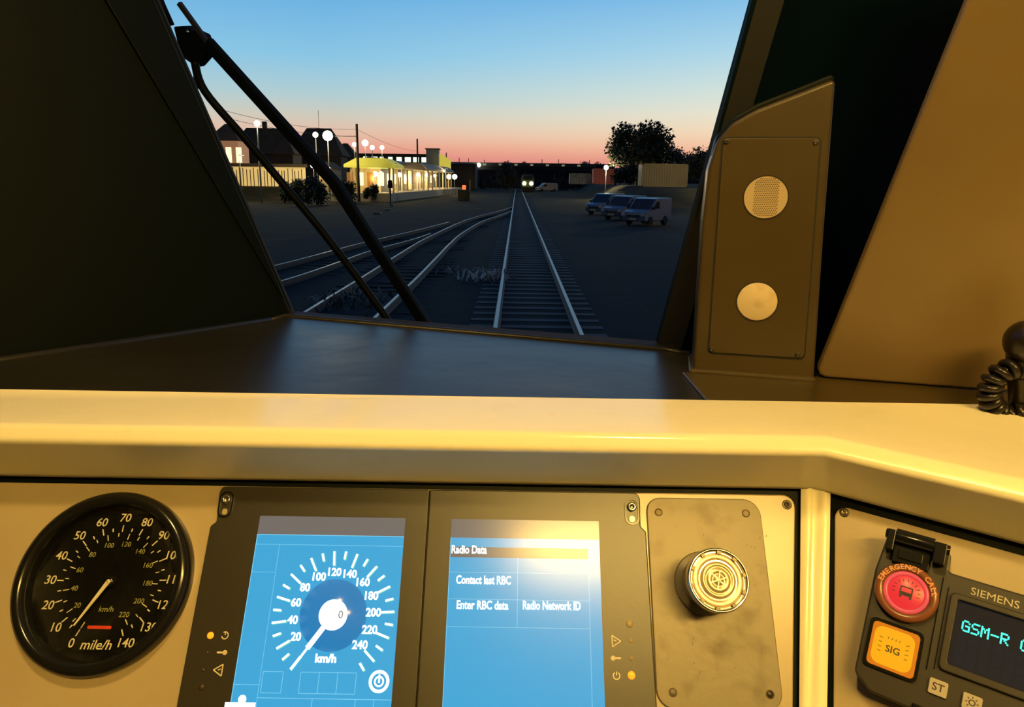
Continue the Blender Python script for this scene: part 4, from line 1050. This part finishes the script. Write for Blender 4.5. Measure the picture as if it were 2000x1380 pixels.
canopy('long dull canopy along the platform beyond the yellow one', -16.8, -12.7, 98, 140, 2.9, M['canopy_g'], 0.25, 9, 'platform canopies')
# globe lamps under canopies and lit posts
def globe(name, label, px, py, Y, r, m_, group, ptr=None, e=0, cat_='lamp', z0=None):
    q_ = atY(px, py, Y); t = thing(name, label, cat_, (q_.x, Y, gh(q_.x, Y) if z0 is None else z0), group); zz = q_.z-t.location.z
    b = MB(); b.sphere((0,0,zz), r, 16, 10); b.build('lamp_globe', m_, t)
    if ptr: MB().lathe([(ptr, 0), (ptr*0.7, zz-r*0.8)], 0, 0, 8).build('lamp_post', M['wire'], t)
    if e:
        li = bpy.data.lights.new('glow', 'POINT'); li.energy = e; li.color = (1, 0.78, 0.42); li.shadow_soft_size = r
        lo_ = bpy.data.objects.new('glow', li); COL.objects.link(lo_); lo_.parent = t; lo_.location = (0, -r*1.6, zz-r*1.6)
    return t
sl = 'street lamps over the station yard'
globe('street_lamp', 'street lamp highest at left, beside the upper wiper arm', 502, 241, 72, 0.30, M['globe'], sl, 0.08, 220)
globe('street_lamp', 'left lamp of the brightest pair in front of the hipped roof', 616, 263, 78, 0.30, M['globe'], sl, 0.07, 0)
globe('street_lamp', 'brightest street lamp in front of the hipped roof', 640, 265, 78, 0.55, M['globe'], sl, 0.08, 900)
globe('street_lamp', 'street lamp just left of the tall dark pole', 692, 282, 112, 0.36, M['globe'], sl, 0.08, 250)
globe('street_lamp', 'street lamp just right of the tall dark pole, higher of its group', 713, 279, 112, 0.50, M['globe'], sl, 0.08, 300)
globe('street_lamp', 'street lamp above the yellow canopy, lowest of its group', 727, 288, 112, 0.36, M['globe'], sl, 0.08, 0)
globe('street_lamp', 'street lamp above the yellow canopy, rightmost of its group', 746, 288, 120, 0.36, M['globe'], sl, 0.08, 250)
cg = 'globe lamps along the platform'
for i, (px, py, Y, e, lb) in enumerate(((732, 340, 86, 220, 'left globe lamp of the pair under the yellow canopy'), (744, 340, 86, 220, 'right globe lamp of the pair under the yellow canopy'), (780, 341, 97, 400, 'globe lamp at the near corner of the long canopy'),
        (817, 341, 112, 450, 'first globe lamp within the long canopy'), (834, 342, 122, 450, 'middle globe lamp within the long canopy'), (850, 343, 133, 450, 'far globe lamp within the long canopy'))):
    globe('platform_lamp', lb, px, py, Y, 0.32, M['globe'], cg, 0.05, e, z0=0.78)
globe('platform_lamp', 'left light of the white pair at the far end of the platform', 877, 345, 141, 0.5, M['globe_w'], 'white lights at the platform end', 0.06, 160, z0=GZ)
globe('platform_lamp', 'right light of the white pair at the far end of the platform', 888, 345, 141, 0.5, M['globe_w'], 'white lights at the platform end', 0.06, 0, z0=GZ)
globe('street_lamp', 'white lamp glowing above the red container', 1184, 327, 100, 0.34, M['globe_w'], sl, 0.06, 1500)
globe('street_lamp', 'added lamp out of view, lighting the tan container at far right', 1425, 290, 68, 0.24, M['globe_w'], sl, 0.06, 1100)  # added to light the tan container and vans, hidden by the speaker housing
globe('street_lamp', 'white lamp on the bridge left of the dark bush', 935, 322, 203, 0.6, M['globe_w'], sl, 0.08, 0)
globe('yard_lamp', 'pair of small yard lights below the left arm of the wiper, upper', 641, 330, 87, 0.28, M['globe'], 'small yard lights', 0.06, 80)
globe('yard_lamp', 'small yard light by the dark hedge and the brown hut', 612, 322, 90, 0.40, M['globe_w'], 'small yard lights', 0.06, 120)
# lamps added only to brighten the platform, facade, fence and posts
for i, (x, y, z, e) in enumerate(((-13.2, 83, 4.2, 700), (-12.5, 100, 4.2, 700), (-11, 122, 4.2, 700), (-27, 72, 4.6, 600), (-9.6, 112, 2.2, 60))):
    t = thing('platform_lamp', ['added lamp before the yellow canopy, brightening the platform', 'added lamp before the middle of the long canopy, brightening the platform', 'added lamp before the far half of the long canopy, brightening the platform', 'tall added lamp brightening the cream fence at left', 'low added lamp brightening the cream posts at the platform foot'][i], 'lamp', (x-1.6, y, 0.78 if i < 3 else gh(x, y)), cg)
    dz = z-t.location.z; MB().lathe([(0.05, 0), (0.04, dz)], 0, 0, 8).build('lamp_post', M['wire'], t); MB().box(-0.06, 0.5, -0.08, 0.08, dz, dz+0.06).build('lamp_arm', M['wire'], t)
    li = bpy.data.lights.new('glow', 'POINT'); li.energy = e; li.color = (1, 0.76, 0.36); li.shadow_soft_size = 0.2
    lo_ = bpy.data.objects.new('glow', li); COL.objects.link(lo_); lo_.parent = t; lo_.location = (0.4, 0, dz-0.2)

# lit fence at far left
a_, b_ = atY(440, 322, 82), atY(556, 330, 82)
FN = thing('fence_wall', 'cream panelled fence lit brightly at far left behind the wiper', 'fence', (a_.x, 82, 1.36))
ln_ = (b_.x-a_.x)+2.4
MB().box(-3, ln_, 0, 0.12, 0.0, 2.25).build('boards', mat('lit_fence', (0.66, 0.52, 0.26), 0.7, emit=(1.0, 0.66, 0.22), es=0.6), FN)  # brightness of the lit boards put into the material as emission
mb = MB()
for k in range(30):
    if k % 1 == 0: X = -2.8+k*(ln_+2.8)/30+random.uniform(-0.08, 0.08); mb.box(X, X+0.08, -0.05, 0.0, 0.0, 2.2-random.random()*0.4)
mb.build('battens', M['brick'], FN)
MB().box(-3.1, ln_+0.1, -0.4, 0.6, 2.25, 2.62).build('coping', M['slate'], FN)
# houses and blocks behind
h1 = bld('house', 'dark hip roofed house behind the brightest street lamps', 'building', px2(578, 140), px2(672, 140), 138, 143.5, 0, 6.6, M['brick'], M['slate'], 5.4, over=0.6, group='houses behind the station')
MB().box(-0.03, 0.03, -0.03, 0.03, 11.5, 15.5).build('aerial', M['wire'], h1)
h2 = bld('house', 'lower house with sloping roof right of the hip roofed house', 'building', px2(655, 154), px2(698, 154), 152, 156.5, 0, 6.2, M['brick'], M['slate'], 3.6, over=0.8, group='houses behind the station')
h3 = bld('house', 'long dark roofed house at far left behind the cream fence', 'building', px2(462, 112), px2(582, 112), 110, 114.5, 0, 6.0, M['brick'], M['slate'], 4.0, over=0.4, group='houses behind the station')
MB().box(-0.3, 0.3, -0.3, 0.3, 9.3, 11.0).build('chimney', M['slate'], h3)
h4 = bld('house', 'pinkish lit house front at the left edge of the windscreen', 'building', px2(425, 92), px2(481, 92), 90, 93.5, 0, 6.9, mat('pink_wall', (0.5, 0.27, 0.16), 0.7, emit=(0.8, 0.38, 0.2), es=0.25), M['slate'], 2.2, over=0.3, group='houses behind the station')  # light on the house front put into the wall colour as a faint glow
for k in range(3): MB().box(-1.0+k*1.3, -0.3+k*1.3, -1.80, -1.75, 4.2, 6.1).build('window', M['win_lit'], h4)
# covered footbridge with a lit band of windows
fx0, fx1 = px2(515, 163), px2(836, 163)
FB = thing('covered_footbridge', 'long covered footbridge with a band of lit windows behind the station', 'footbridge', (fx0, 162, 0))
zb, zt_ = atY(600, 318, 162).z, atY(600, 300, 162).z; Wd = fx1-fx0
MB().box(0, Wd, 0, 3, zb, zt_).build('deck_walls', M['slate'], FB); MB().box(-0.3, Wd+0.3, -0.3, 3.3, zt_, zt_+0.25).build('roof', M['slate'], FB)
for k in range(20):
    X = 0.6+k*Wd/20; ww = random.uniform(0.8, 1.5)
    MB().box(X, X+ww, -0.05, 0, zb+0.5, zt_-0.45).build('window', M['win_white'], FB)
for k in range(4): MB().box(2+k*Wd/4, 2.7+k*Wd/4, 1, 2, 0, zb).build('pier', M['dconc'], FB)
TW = thing('lift_tower', 'grey block shaped lift tower at the right end of the footbridge', 'tower', (px2(846, 152), 152, 0))
MB().box(-1.3, 1.3, -1.3, 1.3, 0, atY(846, 292, 152).z).build('shaft', M['grey_wall'], TW); MB().box(-1.5, 1.5, -1.5, 1.5, atY(846, 292, 152).z, atY(846, 290, 152).z).build('cap', M['slate'], TW)
SR = thing('stair_tower', 'yellow lit staircase descending beside the grey lift tower', 'staircase', (px2(859, 150), 150, 0))
q0, q1, q2 = atY(855, 300, 150), atY(880, 312, 150), atY(880, 330, 150); bx = px2(859, 150)
b = MB().prism([(0, q0.z-3.2), (q1.x-bx, q2.z), (q1.x-bx, q1.z), (0, q0.z)], -0.8, 0.8, 0, Matrix.Rotation(pi/2, 4, 'X')); b.build('stair_side', mat('yellow_lit_stair', (0.7, 0.62, 0.12), 0.6, emit=(0.85, 0.70, 0.08), es=0.55), SR)  # stair lighting put into the side's own emission
MB().box(0.2, 0.5, -0.2, 0.2, 0, q2.z).build('stair_leg', M['dconc'], SR)
# road bridge across the line
bx0, bx1 = px2(845, 205), px2(1200, 205); BR = thing('road_bridge', 'long low road bridge crossing the horizon', 'bridge', (bx0, 205, 0))
MB().box(0, bx1-bx0, 0, 6, 5.2, 6.3).build('deck', M['dconc'], BR)
MB().box(0, bx1-bx0, -0.1, 0.0, 6.3, 7.3).build('parapet', mat('parapet_pale', (0.13, 0.13, 0.10), 0.8), BR)
for k in range(7): MB().box(2+k*8.5, 3+k*8.5, 1, 5, -0.2, 5.2).build('pier', M['dconc'], BR)
for k in range(12): MB().box(1+k*4.6, 1.9+k*4.6, -0.16, -0.1, 6.5, 7.0).build('parapet_lit_panel', mat('parapet_lit', (0.2, 0.2, 0.15), 0.8, emit=(0.55, 0.5, 0.3), es=0.35) if k == 0 else bpy.data.materials['parapet_lit'], BR)  # no lamps: lit look of the parapet put in as glowing panels
bld('depot_building', 'flat dark building at the left end of the road bridge', 'building', px2(878, 180), px2(930, 180), 176, 186, 0, atY(900, 318, 180).z-0.3, M['brick'], M['slate'], 0.4, over=0.3)
bld('far_building', 'dark low wall of buildings behind the whole road bridge', 'building', -75, 75, 232, 244, -0.2, 5.6, M['dconc'], M['slate'], 1.2, over=0.3)
bld('brick_hut', 'brown hut behind the hedge left of the yellow canopy', 'building', px2(632, 92), px2(656, 92), 90, 95, 0.2, 3.6, M['facade'], M['slate'], 0.9, over=0.3)

# containers
def container(label, px0, px1, Y, zb_, h_, m_, ln, group='shipping containers in the yard'):
    x0, x1 = px2(px0, Y), px2(px1, Y); t = thing('shipping_container', label, 'container', ((x0+x1)/2, Y, zb_), group); X = (x1-x0)/2
    b = MB(); n_ = int((x1-x0)/0.28)
    prof_ = []
    for k in range(n_):
        xx_ = -X+2*X*k/n_; wq = 2*X/n_; prof_ += [(xx_, 0), (xx_+wq*0.3, 0), (xx_+wq*0.5, 0.04), (xx_+wq*0.8, 0.04)]
    prof_ += [(X, 0), (X, ln), (-X, ln)]
    b.prism(prof_, 0.1, h_-0.1); b.build('corrugated_body', m_, t)
    f = MB()
    for x in (-X, X-0.12):
        for y in (-0.03, ln-0.09): f.box(x, x+0.12, y, y+0.12, 0, h_)
    f.box(-X, X, -0.03, 0.09, 0, 0.12); f.box(-X, X, -0.03, 0.09, h_-0.12, h_); f.box(-X, X, ln-0.1, ln, h_-0.12, h_)
    f.build('frame', m_, t); return t
container('tan shipping container at right below the dark trees', 1253, 1343, 79, 1.98, 2.55, M['c_tan'], 2.4)
container('red shipping container left of the large round tree', 1159, 1200, 118, 1.98, 2.6, M['c_red'], 2.4)
container('mottled grey shipping container left of the red container', 1113, 1155, 132, 1.85, 2.0, M['c_grey'], 2.4)
# retaining edge below the containers is earth; parked vehicles
def van(label, x, y, z, yaw, m_, Lg=3.9, wd=1.65, ht=1.72, group='parked vans in a row'):
    mw = Matrix.Translation((x, y, z)) @ Matrix.Rotation(yaw, 4, 'Z'); t = thing('parked_van', label, 'van', mw, group)   # local +x is forward
    side = rpoly([(-Lg/2, 0.30), (Lg/2-0.05, 0.30), (Lg/2, 0.62), (Lg/2-0.10, 0.86), (Lg/2-0.75, 1.02), (Lg/2-1.35, ht-0.05), (Lg/2-1.7, ht), (-Lg/2+0.12, ht), (-Lg/2, ht-0.25)], [0.05, 0.08, 0.1, 0.1, 0.1, 0.12, 0.1, 0.12, 0.08], 3)
    T = Matrix.Rotation(pi/2, 4, 'X'); MB().prism(side, -wd/2, wd/2, 0, T).build('body', m_, t, 0.04)
    g_ = MB(); ww = wd/2-0.12
    g_.add([(Lg/2-0.78, -ww, 1.04), (Lg/2-0.78, ww, 1.04), (Lg/2-1.32, ww*0.92, ht-0.10), (Lg/2-1.32, -ww*0.92, ht-0.10)], [(0,1,2,3)])
    for v in g_.v: v.x += 0.03; v.z += 0.01
    g_.build('windscreen', M['vglass'], t)
    for s_ in (-1, 1):
        MB().add([(Lg/2-0.95, s_*(wd/2+0.012), 1.06), (Lg/2-1.75, s_*(wd/2+0.012), 1.06), (Lg/2-1.75, s_*(wd/2+0.012), ht-0.22), (Lg/2-1.42, s_*(wd/2+0.012), ht-0.22)], [(0,1,2,3)]).build('side_window', M['vglass'], t)
        MB().box(Lg/2-0.12, Lg/2+0.02, s_*wd/2*0.85-0.15, s_*wd/2*0.85+0.10, 0.62, 0.82).build('headlight', M['vlamp'], t)
        MB().box(Lg/2-1.0, Lg/2-0.85, s_*(wd/2+0.08)-0.09, s_*(wd/2+0.08)+0.09, 1.02, 1.18).build('wing_mirror', M['tyre'], t)
        for xw in (Lg/2-0.75, -Lg/2+0.75):
            MB().lathe([(0.14, -0.10), (0.27, -0.11), (0.30, -0.08), (0.30, 0.08), (0.27, 0.11), (0.14, 0.10)], 0, 0, 24, 0, Matrix.Translation((xw, s_*(wd/2-0.08), 0.30)) @ Matrix.Rotation(pi/2, 4, 'X')).build('wheel', M['tyre'], t)
    MB().box(Lg/2-0.02, Lg/2+0.03, -0.26, 0.26, 0.36, 0.47).build('number_plate', M['plate_y'], t)
    MB().box(Lg/2-0.03, Lg/2+0.03, -wd/2*0.55, wd/2*0.55, 0.55, 0.68).build('grille', M['tyre'], t)
    return t
q_ = onz(1266, 440, GZ); van('nearest pale parked van, rightmost of three in the row', q_.x, q_.y+0.6, GZ, radians(228), M['van'], 3.3)
q_ = onz(1222, 430, GZ); van('middle parked van between two others in the row', q_.x, q_.y+0.8, GZ, radians(228), M['van2'], 3.4)
q_ = onz(1184, 420, GZ); van('farthest parked van, leftmost of three in the row', q_.x, q_.y+0.9, GZ, radians(228), M['van2'], 3.3)
q_ = atY(1068, 352, 140); van('distant white car roof beside the approaching train', q_.x, 140, GZ+0.4, radians(200), mat('white_car', (0.4, 0.38, 0.33), 0.5), 4.2, group='distant vehicles')

# approaching train
TN = thing('train', 'oncoming train far ahead with two bright yellow green headlights', 'train', (px2(1031, 150), 150, 0))
fr_ = rpoly([(-1.35, 0.9), (1.35, 0.9), (1.38, 2.6), (1.05, 3.7), (-1.05, 3.7), (-1.38, 2.6)], [0.1, 0.1, 0.3, 0.5, 0.5, 0.3], 4)
MB().prism(fr_, -20, 0, 0, Matrix.Rotation(pi/2, 4, 'X')).build('body', mat('train_front', (0.03, 0.03, 0.02), 0.5), TN, 0.05)
zt2 = atY(1031, 358, 150).z
for s_ in (-1, 1): MB().sphere((s_*0.75, -0.1, zt2), 0.42, 14, 8).build('headlight', M['head'], TN)
MB().box(-0.9, 0.9, -0.08, 0, 2.5, 3.3).build('cab_window', M['vglass'], TN)
MB().box(-1.2, 1.2, 0.5, 19.5, 0, 0.9).build('bogies', M['tyre'], TN)
# lineside cabinet with red lamp, signal post, pale ground bits
q_ = atY(906, 380, 88)
CB = thing('lineside_cabinet', 'dark lineside cabinet with glowing red lamp at the end of the platform', 'cabinet', (q_.x, 88, gh(q_.x, 88)))
MB().box(-0.75, 0.75, -0.4, 0.4, 0, 1.35).build('cabinet', M['slate'], CB, 0.05)
MB().box(-0.2, 0.25, -0.1, 0.1, 1.4, 1.95).build('red_lamp', M['redglow'], CB); MB().box(0.7, 0.82, -0.06, 0.06, 0, 2.6).build('post', M['facade'], CB)
q_ = onz(763, 403, GZ)
SG = thing('signal_post', 'thin signal post with a small dark head before the platform', 'signal', (q_.x, q_.y, GZ)); s_h = atY(763, 352, q_.y).z-GZ
MB().lathe([(0.07, 0), (0.06, s_h)], 0, 0, 8).build('post', M['pole'], SG); MB().box(-0.22, 0.22, -0.1, 0.1, s_h-0.75, s_h).build('signal_head', M['tyre'], SG, 0.04); MB().box(-0.02, 0.30, -0.1, 0.1, 0, 0.2).build('base_box', M['plate_y'], SG)
for px, py, lb in ((737, 418, 'pale low marker board lying left of the signal post'), (757, 411, 'pale low marker board at the foot of the signal post')):
    q_ = onz(px, py, GZ); o_ = MB().box(-0.28, 0.28, -0.1, 0.1, 0, 0.16).build('ground_marker', M['plate_y'], None, 0.02); o_.location = (q_.x, q_.y, GZ); tag(o_, lb, 'marker', 'pale ground markers')
